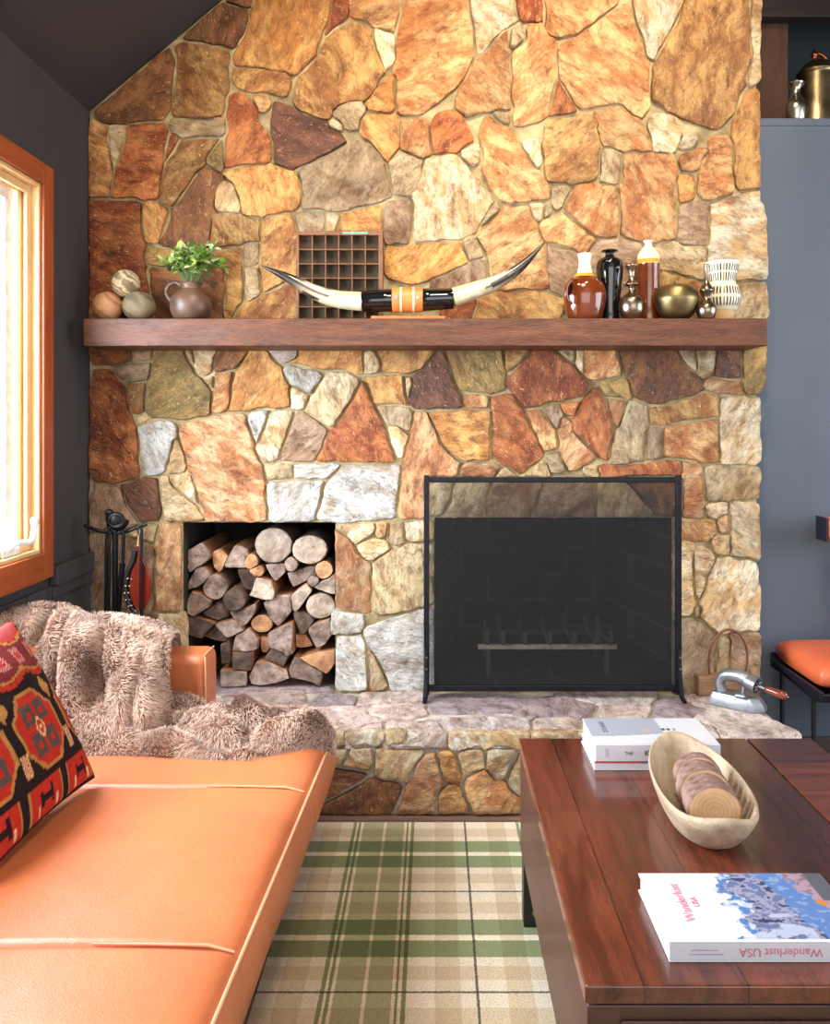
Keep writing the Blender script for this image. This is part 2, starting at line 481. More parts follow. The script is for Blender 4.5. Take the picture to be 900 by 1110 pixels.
STONES['450,370,4.5'] = '''
D 0,182 130,62 158,150 213,290 223,318 0,318 -25,308 -18,220
P 12,352 50,352 130,522 208,590 200,650 42,660 30,858 -78,858 -58,600 -18,430
L 162,10 418,10 428,140 428,218 380,243 222,238 192,140
G 442,10 560,10 510,88 452,138 437,110
R 597,42 660,52 760,132 828,210 800,258 690,288 552,318 502,260 457,190 562,80
C 682,15 763,15 760,93
C 792,15 822,40 815,150 800,120
O 237,272 343,267 343,318 232,313
Y 77,352 353,347 353,568 240,573 212,573 132,490
R 377,282 470,277 520,352 618,540 510,643 442,590 387,540 387,400
O 552,347 600,332 678,440 678,518 630,528
N 622,322 698,312 698,400 688,418
X 722,312 798,302 770,368
P 717,382 768,402 780,460 868,570 752,618 722,560 702,470
K 642,562 698,542 718,628 662,638
T 542,655 635,588 658,655
P 227,612 270,592 403,622 380,658 217,658
T 442,622 500,658 402,658
T 70,662 178,662 160,780 92,838 72,838
T 205,665 345,662 320,848 172,853
N 382,732 450,665 618,665 560,848 362,838 342,818
N 640,665 848,665 868,858 592,858
'''
STONES['630,370,4.5'] = '''
O 22,15 148,15 178,168 22,168 2,100
B 190,15 400,15 488,110 588,230 550,248 380,298 262,268 242,170 202,80
L 102,202 218,197 238,268 122,268
P 137,287 213,287 203,350 170,418
T 232,292 308,312 308,578 142,598 162,480
G 347,342 480,302 653,262 658,363 450,393 347,393
O 432,412 650,387 658,578 580,578 412,548 407,440
K 322,432 388,432 393,558 322,568
X 92,622 330,602 480,588 490,653 102,653
P 492,592 558,592 573,640 583,848 500,858
P 612,192 768,202 778,243 612,228
D 662,15 768,15 768,178 652,163
C 575,10 653,10 648,120 620,168 572,160
T 490,50 538,50 558,138 512,100
L 802,15 880,15 873,238 840,258 802,238
C 692,292 853,282 863,578 830,598 692,598
T 612,622 858,617 863,758 622,768
C 607,802 708,792 708,838 640,858
X -33,340 78,242 113,310 146,440 118,568 -43,430
T 12,612 68,607 73,653 22,658
T 100,700 200,668 330,820 300,848 82,858
B 205,665 495,665 495,838 410,828 332,800
'''
STONES['720,540,5.042'] = '''
C 370,32 490,22 518,32 513,220 495,328 372,303
O 47,136 95,132 260,137 273,180 220,213 95,223 47,225
P 292,112 343,97 348,185 302,188
T 267,212 348,202 348,298 292,293
C 162,282 210,277 268,340 187,548 167,460
C 48,300 62,242 148,257 153,623 48,625
C 292,337 480,342 508,560 513,690 490,723 272,708 202,640 207,540 242,420
K 48,672 168,667 278,750 260,980 250,1065 48,1065
N 362,742 498,737 508,1065 362,1065
T 300,792 330,762 348,772 348,1065 270,1065
T 165,602 183,588 183,640 167,648
'''
STONES['350,560,5.554'] = '''
P 82,72 198,220 278,300 283,558 142,558 82,538
C 112,67 298,52 308,80 205,148
C 327,47 383,42 383,120 342,133
T 412,42 483,42 483,150 430,173 407,140
C 500,42 664,42 664,130 540,148 507,130
C 212,172 370,132 398,190 300,243 252,235
T 312,292 400,212 560,162 664,172 664,500 480,548 332,568 307,540
W 77,562 228,592 218,690 150,708 72,698
W 92,717 223,712 248,780 253,1040 97,1040
W 247,682 300,672 480,612 664,567 664,1040 420,1040 362,880 282,770
T 287,802 388,1010 370,1040 302,1040
'''
M_STONE = stone_mat('natural_stone')
M_MORTAR = mortar_mat('mortar')
def seg_hit(p, d, a, b):
    e = b-a; den = d.x*e.y-d.y*e.x
    if abs(den) < 1e-9: return None
    w = a-p; t = (w.x*e.y-w.y*e.x)/den; u = (w.x*d.y-w.y*d.x)/den
    return t if t > -1e-6 and -.02 <= u <= 1.02 else None
def inside(p, poly):
    r = False; n = len(poly)
    for i in range(n):
        a, b = poly[i], poly[i-1]
        if (a.y > p.y) != (b.y > p.y) and p.x < (b.x-a.x)*(p.y-a.y)/(b.y-a.y)+a.x: r = not r
    return r
def grow(polys, walls, maxd=.016, gap=.0105, step=.012):
    """let every stone reach out to its neighbours so that only a narrow joint is left"""
    P2 = [[Vector(q) for q in p] for p in polys]; box = []
    for p in P2: box.append((min(q.x for q in p), max(q.x for q in p), min(q.y for q in p), max(q.y for q in p)))
    out = []; far = 2*maxd+gap
    for i, p in enumerate(P2):
        n = len(p); A = sum(p[k].x*p[(k+1) % n].y-p[(k+1) % n].x*p[k].y for k in range(n)); sg = 1 if A > 0 else -1
        near = [j for j in range(len(P2)) if j != i and box[j][0] < box[i][1]+far and box[j][1] > box[i][0]-far and box[j][2] < box[i][3]+far and box[j][3] > box[i][2]-far]
        pts = []
        for k in range(n):
            a, b = p[k], p[(k+1) % n]; c = max(1, int((b-a).length/step))
            pts += [a.lerp(b, q/c) for q in range(c)]
        m = len(pts); nr, ds = [], []
        for k in range(m):
            t = pts[(k+1) % m]-pts[k-1]; nn = Vector((t.y, -t.x))*sg; nn = nn.normalized() if nn.length > 1e-9 else Vector((0, 0)); nr.append(nn)
            g = far; bad = False
            for j in near:
                q = P2[j]
                for e in range(len(q)):
                    h = seg_hit(pts[k], nn, q[e-1], q[e])
                    if h is not None and h < g: g = h
                if inside(pts[k], q): bad = True
            d = max(0, min(maxd, (g-gap)/2))
            for a, b in walls:
                h = seg_hit(pts[k], nn, Vector(a), Vector(b))
                if h is not None: d = min(d, max(0, h-.001))
            ds.append(-.002 if bad else d)
        ds2 = [min(ds[k], (ds[k-1]+ds[k]*2+ds[(k+1) % m])/4+.002) for k in range(m)]
        out.append([pts[k]+nr[k]*ds2[k] for k in range(m)])
    return out
def lay_grown(st, table, fr, to_uv, walls, **kw):
    codes, polys = [], []
    for key, body in table.items():
        ox, oy, sc = [float(x) for x in key.split(',')]
        for line in body.strip().splitlines():
            t = line.split(); codes.append(t[0])
            polys.append([to_uv(ox+x/sc, oy+y/sc) for x, y in [tuple(float(v) for v in q.split(',')) for q in t[1:]]])
    for c, p in zip(codes, grow(polys, walls)): st.lay(p, fr, c, dense=True, **kw)
def lay_all(st, table, fr, to_uv, **kw):
    for key, body in table.items():
        ox, oy, sc = [float(x) for x in key.split(',')]
        for line in body.strip().splitlines():
            t = line.split(); pts = [tuple(float(x) for x in q.split(',')) for q in t[1:]]
            st.lay([to_uv(ox+x/sc, oy+y/sc) for x, y in pts], fr, t[0], **kw)
st = Stones()
X0, X1 = -1.262, P(820, 0, WALL).x
NX0, NX1, NZ = P(198, 0, WALL).x, P(364, 0, WALL).x, P(0, 566, WALL).z
FX0, FX1, FZ = P(471, 0, WALL).x, P(729, 0, WALL).x, P(0, 561, WALL).z
HZ = .247
XR = P(824, 0, WALL).x
EDGES = [((X0, 0), (X0, 2.366)), ((X0, 2.355), (0, 2.355+1.262*.837)), ((XR, 0), (XR, 4)), ((NX0, HZ), (NX0, NZ)), ((NX1, HZ), (NX1, NZ)), ((NX0, NZ), (NX1, NZ)), ((FX0, HZ), (FX0, FZ)), ((FX1, HZ), (FX1, FZ)), ((FX0, FZ), (FX1, FZ)), ((X0, HZ), (X1, HZ))]
lay_grown(st, STONES, lambda u, v, h: (max(X0+.0005, u), WALL-h, v), lambda x, y: (P(x, y, WALL).x, P(x, y, WALL).z), EDGES, height=.015)
# the chimney mass behind the stones, with the log niche and the firebox left open
m = MB()
def slab(x0, x1, z0, z1): m.box(x0, x1, WALL, 3.5, z0, z1)
slab(X0, NX0, 0, NZ); slab(NX1, FX0, 0, NZ); slab(FX1, X1, 0, FZ); slab(FX0, FX1, 0, HZ-.002); slab(NX0, NX1, 0, HZ-.002)
m.prism([(X0, WALL, NZ), (FX0, WALL, NZ), (FX0, WALL, FZ), (X1, WALL, FZ), (X1, WALL, 3.34), (-.17, WALL, 3.34), (X0, WALL, 2.40)], (0, .5, 0))
m.box(NX0, NX1, 3.44, 3.5, HZ-.002, NZ); m.box(FX0, FX1, 3.62, 3.66, HZ, FZ)
wall = m.build('wall_chimney', M_MORTAR, smooth=False)
struct(wall, 'floor-to-ceiling chimney wall of irregular tan, orange and rust stones', 'stone wall')
struct(st.build('stones', M_STONE, wall))
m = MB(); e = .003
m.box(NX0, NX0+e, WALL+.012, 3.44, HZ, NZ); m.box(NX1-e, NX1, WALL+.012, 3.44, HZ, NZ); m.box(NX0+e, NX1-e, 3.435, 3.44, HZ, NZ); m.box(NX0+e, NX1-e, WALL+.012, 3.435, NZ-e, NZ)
struct(m.build('niche_lining', simple('dark_lining', (40, 34, 30), .95, var=.25, scale=12), smooth=False), 'dark lining of the firewood niche', 'niche')  # thin dark sheets added over the niche's mortar sides, back and top
# lintel edge over the log niche and firebox lining
def brick_mat(name):
    t = NT(name); v = t.coord('Object', (1, 1, 1), (math.pi/2, 0, 0))
    b = t.n('ShaderNodeTexBrick', Scale=1.0, Mortar__Size=.006, Brick__Width=.23, Row__Height=.115, Color1=lin((34, 31, 30)), Color2=lin((42, 38, 36)), Mortar=lin((62, 58, 55)))
    t.l(v, b.inputs['Vector']); n = t.noise(v, 5, 4)
    t.col(t.mix(1.0, b.outputs[0], t.ramp(n, [(.3, (.55, .55, .55, 1)), (.7, (1.3, 1.25, 1.2, 1))]), 'MULTIPLY')); t.bump(n, .4, .01)
    return t.set(.9, spec=.2)
M_BRICK = brick_mat('sooty_firebrick')
m = MB(); d = .55; s_ = .10
a0, a1 = FX0+.002, FX1-.002
m.add([(a0, WALL+.01, HZ), (a1, WALL+.01, HZ), (a1-s_, WALL+d, HZ), (a0+s_, WALL+d, HZ), (a0, WALL+.01, FZ), (a1, WALL+.01, FZ), (a1-s_, WALL+d, FZ), (a0+s_, WALL+d, FZ)],
      [(0, 1, 2, 3), (0, 3, 7, 4), (1, 5, 6, 2), (3, 2, 6, 7), (4, 7, 6, 5)])
struct(m.build('firebox', M_BRICK, smooth=False), 'soot blackened brick lined fireplace opening behind the mesh screen', 'fireplace')
# ------------------------------------------------------------------ hearth
HS = Stones()
top_tab = {'400,735,4.5': '''
H 0,70 260,62 258,108 30,118 0,108
V 300,82 600,77 680,87 790,148 560,153 302,158
H 30,127 258,122 265,168 180,188 0,178
H 95,215 310,213 375,262 376,272 80,276
H 345,200 765,192 778,272 402,276
H 825,200 998,196 998,276 815,276
''', '560,730,2.8125': '''
V 0,92 100,72 228,92 200,128 80,118 5,140
H 262,102 408,97 398,133 272,130
V 432,82 500,82 585,110 520,148 412,138
H 540,62 608,72 735,125 850,178 858,190 625,188 605,150 535,150
H 225,140 500,152 590,156 610,188 225,188
H 120,62 420,58 400,90 240,90
''', '230,730,4.5': '''
H 40,112 415,82 435,128 200,150 45,150
V 470,150 545,97 700,112 688,138
H 725,148 740,92 900,88 900,143 782,138
H 200,162 690,162 825,222 640,270 540,282 300,190
H 655,290 820,235 828,285 660,302
H 470,262 636,275 640,298 480,300
H -120,110 30,110 30,160 190,165 280,195 420,255 -120,230
'''}
lay_grown(HS, top_tab, lambda u, v, h: (u, v, HZ-.008+h), lambda x, y: tuple(PZ(x, max(y, 747), HZ)[:2]), [((-2, 2.548), (2, 2.548)), ((-2, 2.999), (2, 2.999))], height=.008, tilt=.002, rough=.002, base=-.03)
HF = 2.565
front_tab = {'400,735,4.5': '''
T 42,347 263,352 180,498 42,463
B -240,655 -160,590 0,507 100,502 163,530 107,660 -240,662
P 242,402 320,362 358,500 330,540 320,660 132,660 202,520
G 332,372 388,352 428,430 428,508 370,488
G 342,552 430,522 488,650 490,660 332,660
T 457,342 548,347 558,430 462,458
C 582,352 708,347 640,488 582,430
O 472,502 560,452 733,580 735,660 512,660
T 702,450 740,382 800,380 800,575 740,570 692,530
H 82,285 376,280 376,322 90,326
C 402,286 780,282 780,322 404,322
C 800,282 1060,282 1060,322 800,322
T 810,350 960,350 930,480 815,470
O 810,580 940,490 1060,600 1060,660 810,660
C 970,350 1150,350 1150,470 950,480
''', '230,730,4.5': '''
T 542,367 658,367 630,438 540,423
C 682,367 773,362 773,448 642,443
B 400,470 530,452 735,490 600,578 520,612 400,640
C 660,305 826,295 826,332 690,338
T 480,305 636,305 650,345 500,350
T 843,295 940,293 940,335 850,338
N 240,330 470,310 480,360 240,380
O 240,390 530,370 520,440 380,465 240,480
D 100,480 390,490 390,680 100,680
P -100,330 230,330 230,460 90,470 -100,470
'''}
lay_grown(HS, front_tab, lambda u, v, h: (u, HF-h, v), lambda x, y: (P(x, y, HF).x, max(.004, P(x, y, HF).z)), [((-2, .003), (2, .003))], height=.016, tilt=.006)
HS.lay([(NX0+.006, 2.995), (NX1-.006, 2.995), (NX1-.006, 3.3), (NX0+.006, 3.3)], lambda u, v, h: (u, v, min(HZ, HZ-.008+h)), 'V', height=.008, tilt=.001, rough=.001, base=-.01)
m = MB()
m.box(-1.25, 1.13, HF, WALL, 0, HZ-.012)
hearth = m.build('hearth', mortar_mat('hearth_mortar', (150, 136, 118), (205, 196, 184)), smooth=False)
struct(hearth, 'raised stone hearth with flat flagstone top in front of the fireplace', 'hearth')
struct(HS.build('stones', M_STONE, hearth))
# ------------------------------------------------------------------ room shell
def paint(name, c, rough=.75):
    t = NT(name); v = t.coord('Object'); n = t.noise(v, 1.6, 3); n2 = t.noise(v, 160, 2)
    c1 = lin(c); t.col(t.ramp(n, [(.3, tuple(x*.9 for x in c1[:3])+(1,)), (.7, tuple(x*1.1 for x in c1[:3])+(1,))])); t.bump(n2, .06, .002)
    return t.set(rough, spec=.3)
M_CHAR = paint('charcoal_paint', (62, 59, 62)); M_CEIL = paint('charcoal_ceiling', (60, 56, 57)); M_BLUE = paint('slate_blue_paint', (90, 99, 113), .5)
LW = -1.264
WY0, WY1, WZ0, WZ1 = 1.05, 2.604, .81, 1.985      # window opening in the left wall
m = MB(); T = .16
m.box(LW-T, LW, -1.6, WY0, 0, 2.372); m.box(LW-T, LW, WY1, 3.6, 0, 2.372); m.box(LW-T, LW, WY0, WY1, 0, WZ0); m.box(LW-T, LW, WY0, WY1, WZ1, 2.372)
struct(m.build('wall_left', M_CHAR, smooth=False))
m = MB()
for i in range(26):    # grooved boards below the rail
    y0 = -.6+i*.142
    m.box(LW+.0005, LW+.011, y0+.002, y0+.139, 0, .69)
struct(m.build('trim_1', M_CHAR, smooth=False, bevel=.002), 'charcoal grooved board panelling under the rail on the left wall', 'panelling')
m = MB(); m.box(LW+.0005, LW+.032, 2.68, 2.975, .69, .757); m.box(LW+.0005, LW+.022, 2.68, 2.975, .65, .69)
struct(m.build('trim_2', M_CHAR, bevel=.006), 'charcoal chair rail between window and chimney', 'rail')
sl = .837
def roofz(x): return 2.365+(x-LW)*sl
m = MB()
xr = 1.25
m.prism([(LW-T, -1.6, roofz(LW-T)), (xr, -1.6, roofz(xr)), (xr, -1.6, roofz(xr)+.12), (LW-T, -1.6, roofz(LW-T)+.12)], (0, 5.6, 0))
m.prism([(xr, -1.6, roofz(xr)), (3.6, -1.6, roofz(xr)-(3.6-xr)*sl), (3.6, -1.6, roofz(xr)-(3.6-xr)*sl+.12), (xr, -1.6, roofz(xr)+.12)], (0, 5.6, 0))
struct(m.build('ceiling', M_CEIL, smooth=False))
LZ = 2.417
m = MB(); m.box(1.19, 3.6, 3.2, 3.3, 0, LZ-.03); m.box(1.19, 3.6, 3.2, 3.62, LZ-.03, LZ)
struct(m.build('wall_right', M_BLUE, smooth=False, bevel=.003), 'slate blue half wall with a ledge right of the chimney', 'wall')
m = MB(); m.box(1.15, 3.6, 3.62, 3.7, 0, 4.3); m.box(LW-T, 1.15, 3.70, 3.75, 0, 4.3); m.box(LW-T, LW, 3.6, 3.70, 0, 2.372)
struct(m.build('wall_back', paint('dark_teal_paint', (42, 50, 54)), smooth=False))
m = MB()
pts = [(1.19, 0), (1.255, 0), (1.252, .5), (1.248, .8), (1.262, 1.1), (1.25, 1.5), (1.258, 1.9), (1.272, 2.1), (1.262, LZ-.035), (1.19, LZ-.035)]
m.prism([(x, 3.185, z) for x, z in pts], (0, .0145, 0))
struct(m.build('trim_3', M_BLUE, smooth=False), 'slate blue scribed filler strip along the stone edge', 'trim')
M_BEAM = wood('dark_beam_wood', (44, 22, 10), (78, 42, 18), .6, 5, (8, 8, 1))
m = MB(); m.box(1.2, P(855, 0, 3.34).x, 3.34, 3.5, LZ, 3.4)
struct(m.build('wooden_post', M_BEAM, bevel=.004), 'brown wooden post standing on the ledge beside the chimney', 'post')
m = MB(); m.box(1.2, 3.6, 3.28, 3.339, P(0, 18, 3.28).z, 3.25)
struct(m.build('wooden_beam', wood('dark_beam_across', (22, 13, 8), (40, 24, 14), .6, 5, (1, 8, 8)), bevel=.004), 'dark wooden beam across the opening above the ledge', 'beam')
# floor
def floor_mat():
    t = NT('floor_boards'); v = t.coord('Object')
    b = t.n('ShaderNodeTexBrick', Scale=1.0, Mortar__Size=.0015, Brick__Width=1.2, Row__Height=.09, Color1=lin((122, 96, 84)), Color2=lin((100, 80, 72)), Mortar=lin((50, 30, 20)))
    t.l(v, b.inputs['Vector']); v2 = t.coord('Object', (1, 14, 1)); n = t.noise(v2, 6, 5)
    t.col(t.mix(1.0, b.outputs[0], t.ramp(n, [(.3, (.75, .72, .7, 1)), (.7, (1.15, 1.12, 1.1, 1))]), 'MULTIPLY'))
    return t.set(.22, spec=.5)
m = MB(); m.box(LW-T, 3.6, -1.6, 3.7, -.05, 0)
struct(m.build('floor', floor_mat(), smooth=False))
# ------------------------------------------------------------------ window in the left wall
M_CASE = wood('orange_stained_wood', (128, 56, 26), (176, 88, 44), .4, 4, (8, 8, 1), .05)
M_CASEH = wood('orange_stained_rail', (128, 56, 26), (176, 88, 44), .4, 4, (8, 1, 8), .05)
M_PINE = wood('pale_pine', (206, 164, 108), (232, 200, 150), .45, 4, (8, 8, 1), .05)
def pane_mat():
    t = NT('window_glass'); tr = t.n('ShaderNodeBsdfTransparent', Color=(.97, .99, 1, 1)); gl = t.n('ShaderNodeBsdfGlossy', Roughness=0.0)
    mx = t.n('ShaderNodeMixShader'); mx.inputs[0].default_value = .05; t.l(tr.outputs[0], mx.inputs[1]); t.l(gl.outputs[0], mx.inputs[2])
    t.l(mx.outputs[0], t.t.nodes['Material Output'].inputs['Surface']); return t.m
M_WHITE = simple('white_enamel', (235, 235, 232), .35)
win = bpy.data.objects.new('window_1', None); COL.objects.link(win); win.location = (LW, WY0, WZ0); struct(win, 'orange stained wooden casement window in the left wall', 'window')
m = MB(); cw, ct = .066, .024
m.box(LW+.0005, LW+ct, WY1, WY1+cw, WZ0-.085, WZ1+cw); m.box(LW+.0005, LW+ct, WY0-cw, WY0, WZ0-.085, WZ1+cw)
struct(m.build('casing', M_CASE, win, bevel=.003))
m = MB(); m.box(LW+.0005, LW+ct, WY0, WY1, WZ1, WZ1+cw); m.box(LW+.0005, LW+ct+.004, WY0, WY1, WZ0-.085, WZ0)
struct(m.build('casing', M_CASEH, win, bevel=.003))
m = MB()
for y0, y1 in ((WY1-.012, WY1-.0005), (WY0+.0005, WY0+.012)): m.box(LW-T, LW+.012, y0, y1, WZ0+.001, WZ1-.001)
m.box(LW-T, LW+.012, WY0+.012, WY1-.012, WZ0+.001, WZ0+.013); m.box(LW-T, LW+.012, WY0+.012, WY1-.012, WZ1-.013, WZ1-.001)
struct(m.build('jamb', M_PINE, win, bevel=.001))
for dx, w, th in ((-.012, .012, .026), (-.034, .012, .022)):
    m = MB()
    m.box(LW+dx-w, LW+dx, WY1-.012-th, WY1-.012, WZ0+.013, WZ1-.013); m.box(LW+dx-w, LW+dx, WY0+.012, WY1-.012-th, WZ1-.013-th, WZ1-.013)
    m.box(LW+dx-w, LW+dx, WY0+.012, WY1-.012-th, WZ0+.013, WZ0+.013+th)
    struct(m.build('stop_bead', M_PINE, win, bevel=.003))
m = MB(); sy1 = WY1-.034
m.box(LW-.085, LW-.056, sy1-.05, sy1, WZ0+.02, WZ1-.02); m.box(LW-.085, LW-.056, WY0+.02, sy1-.05, WZ1-.07, WZ1-.02); m.box(LW-.085, LW-.056, WY0+.02, sy1-.05, WZ0+.02, WZ0+.07)
struct(m.build('sash', M_WHITE, win, bevel=.003))
m = MB(); m.box(LW-.073, LW-.069, WY0+.02, sy1-.05, WZ0+.07, WZ1-.07)
struct(m.build('glass', pane_mat(), win, smooth=False))
m = MB(); cx, cy, cz = LW-.02, 2.46, WZ0+.014
m.box(LW-.055, LW-.005, cy-.05, cy+.05, cz-.0005, cz+.022)
m.tube(curve_pts([(cx, cy, cz+.018), (cx+.02, cy+.02, cz+.035), (cx+.03, cy+.075, cz+.03), (cx+.03, cy+.1, cz+.045), (cx+.032, cy+.105, cz+.085)]), [.010]*33, 10)
m.lathe([(.004, 0), (.012, .004), (.013, .02), (.006, .026)], (cx+.032, cy+.105, cz+.08), 12)
o = m.build('crank_handle', M_WHITE, win, bevel=.003); struct(o)
# ------------------------------------------------------------------ rug
def rug_mat():
    t = NT('plaid_wool'); v = t.coord('Object'); sp = t.n('ShaderNodeSeparateXYZ'); t.l(v, sp.inputs[0])
    wob = t.math('MULTIPLY', t.math('SUBTRACT', t.noise(v, 260, 2), .5), .006)
    x = t.math('ADD', sp.outputs[0], wob); y = t.math('ADD', sp.outputs[1], wob)
    fx = t.math('FRACT', t.math('DIVIDE', t.math('ADD', x, .244+4.9), .49)); fy = t.math('FRACT', t.math('DIVIDE', t.math('SUBTRACT', y, 1.859-3.77), .377))
    W = (1, 1, 1, 1); Gd = lin((148, 168, 128)); Gm = lin((194, 206, 176)); K = lin((104, 100, 104)); Tn = lin((236, 228, 216)); Wh = (1.1, 1.1, 1.1, 1)
    def R(f, per, st): return t.ramp(f, [(p/per, c) for p, c in st], True)
    cx = R(fx, .49, [(0, Gd), (.008, Wh), (.015, Gd), (.022, Wh), (.030, Gm), (.091, Wh), (.099, Gm), (.152, Wh), (.159, Gd), (.166, Wh), (.173, Gd), (.182, W), (.245, Tn), (.300, W), (.332, K), (.3385, W), (.40, Tn), (.455, W)])
    cy = R(fy, .377, [(0, Gd), (.060, Wh), (.080, Gd), (.140, W), (.165, Tn), (.215, W), (.258, K), (.265, W), (.30, Tn), (.345, W)])
    c = t.mix(1.0, lin((236, 218, 190)), cx, 'MULTIPLY'); c = t.mix(1.0, c, cy, 'MULTIPLY')
    n = t.noise(v, 330, 2, .7)
    c = t.mix(1.0, c, t.ramp(n, [(.3, (.72, .72, .72, 1)), (.65, (1.12, 1.12, 1.12, 1))]), 'MULTIPLY')
    t.col(c); t.bump(n, .8, .006)
    return t.set(.95, spec=.1, sheen=.2)
m = MB()
def rugf(u, v): return (-.95+u*2.6, -.2+v*2.70, .009)
m.box(-.95, 1.65, -.2, 2.495, .0, .010)
rug = tag(m.build('plaid_rug', rug_mat(), bevel=.004), 'cream and green plaid wool rug on the floor between sofa and coffee table', 'rug')
RZ = .010
# ------------------------------------------------------------------ sofa
def leather(name, c, rough=.36):
    t = NT(name); v = t.coord('Object'); n = t.noise(v, 3.2, 4, .6); vo = t.n('ShaderNodeTexVoronoi', Scale=420.0); t.l(v, vo.inputs['Vector'])
    w = t.noise(v, 16, 5, .6, .8)
    c1 = lin(c); f = t.ramp(n, [(.3, tuple(x*.82 for x in c1[:3])+(1,)), (.7, tuple(min(1, x*1.14) for x in c1[:3])+(1,))])
    t.col(f); t.bump(t.math('ADD', t.math('MULTIPLY', vo.outputs[0], .25), w), .22, .005)
    return t.set(rough, spec=.75)
M_LEA = leather('cognac_leather', (196, 108, 64), .40); M_PIPE = leather('leather_piping', (224, 160, 120)); M_LEA2 = leather('orange_leather', (208, 98, 58), .36)  # piping and seams paler than the seat: edge highlight put into their colour
M_DARK = wood('dark_wood_base', (44, 28, 22), (70, 46, 36), .45, 5, (8, 1, 8))
sofa = thing('leather_sofa', 'cognac leather sofa with throw and kilim pillow, along the left side', 'sofa', (-.75, 1.5, 0))
def edge(Y): return -.300+(Y-2.0)*.036
YN, YF, SZ = .45, 2.425, .362
seams = (1.345, 1.935)
ys = []
y = YN
while y < 2.29:
    near = min(abs(y-s) for s in seams); ys.append(y); y += .005 if near < .03 else .03
for k in range(13): ys.append(2.29+(YF-2.29)*math.sin(k/12*math.pi/2))
prof = [(-.90, .352, 1), (-.7, .360, 1), (-.5, .364, 1), (-.3, .366, 1), (-.2, .366, 1), (-.12, .365, 1), (-.07, .363, 1), (-.035, .359, .8), (-.012, .352, .5), (0, .342, .2), (.008, .325, 0), (.014, .29, 0), (.014, .26, 0), (.006, .228, 0), (-.012, .20, 0), (-.03, .187, 0), (-.06, .181, 0), (-.5, .18, 0), (-.9, .18, 0)]
m = MB(); vs = []
for Y in ys:
    t_ = max(0, (Y-2.29)/(YF-2.29)); k = math.sqrt(max(0, 1-t_*t_)); sh = .11*(1-k); dz = .02*(1-k)
    for dx, z, w in prof:
        g = sum(math.exp(-((Y-s)/.006)**2) for s in seams)*.010
        pf = .5-.5*math.cos(2*math.pi*((Y-seams[1])/(seams[1]-seams[0])))
        wr = .003*fbm((dx*5, Y*5, 3.0))
        zz = z+w*(pf*.007-g+wr)-(dz if z > .2 else 0)+(dz if z < .2 else 0)
        zz = zz if t_ < .999 else (min(zz, .30) if z > .2 else max(zz, .205))
        xx = edge(Y)+dx-(sh if dx > -.6 else 0)+(.004*fbm((Y*3, z*6, 9)) if .17 < z < .33 else 0)+(-.004*g/.010 if .17 < z < .34 else 0)
        vs.append((xx, Y, zz))
np_ = len(prof)
fs = [(i*np_+j, (i+1)*np_+j, (i+1)*np_+j+1, i*np_+j+1) for i in range(len(ys)-1) for j in range(np_-1)]
fs.append(tuple(range(np_))); fs.append(tuple((len(ys)-1)*np_+j for j in range(np_-1, -1, -1)))
m.add(vs, fs); seat = m.build('seat', M_LEA, sofa, angle=60)
m = MB()
pl = [(edge(Y)+.004, Y, .3405) for Y in [YN+.06*i for i in range(31)]]+[(edge(2.29)+.003, 2.29, .340), (edge(2.33)-.004, 2.34, .338), (edge(2.38)-.028, 2.385, .334)]
m.tube(pl, .0034, 8); m.build('piping', M_PIPE, seat)
for s in seams:
    m = MB(); m.tube([(edge(s)-.006, s+.004, .3495), (edge(s)-.05, s+.005, .3600), (edge(s)-.14, s+.004, .3625), (edge(s)-.24, s+.003, .3640)], [.002, .0028, .0022, .001], 8); m.build('seam', M_PIPE, seat)
m = MB(); m.box(-1.15, -.377, .5, 2.46, RZ, .179); m.build('base', M_DARK, sofa, bevel=.006)
m = MB(); m.box(-1.2, -.672, 2.41, 2.545, .12, .538); arm = m.build('arm', M_LEA, sofa, bevel=.028, seg=5)
m = MB(); m.tube(curve_pts([(-.677, 2.417, .19), (-.6755, 2.4155, .5), (-.679, 2.418, .528)], 6), .0028, 8)
m.tube(curve_pts([(-.682, 2.425, .5345), (-.6815, 2.48, .5355), (-.682, 2.53, .5345)], 6), .0026, 8); m.build('piping', M_PIPE, arm)
m = MB(); m.box(-1.255, -1.10, .5, 2.545, .12, .60); m.build('backrest', M_LEA, sofa, bevel=.045, seg=5)
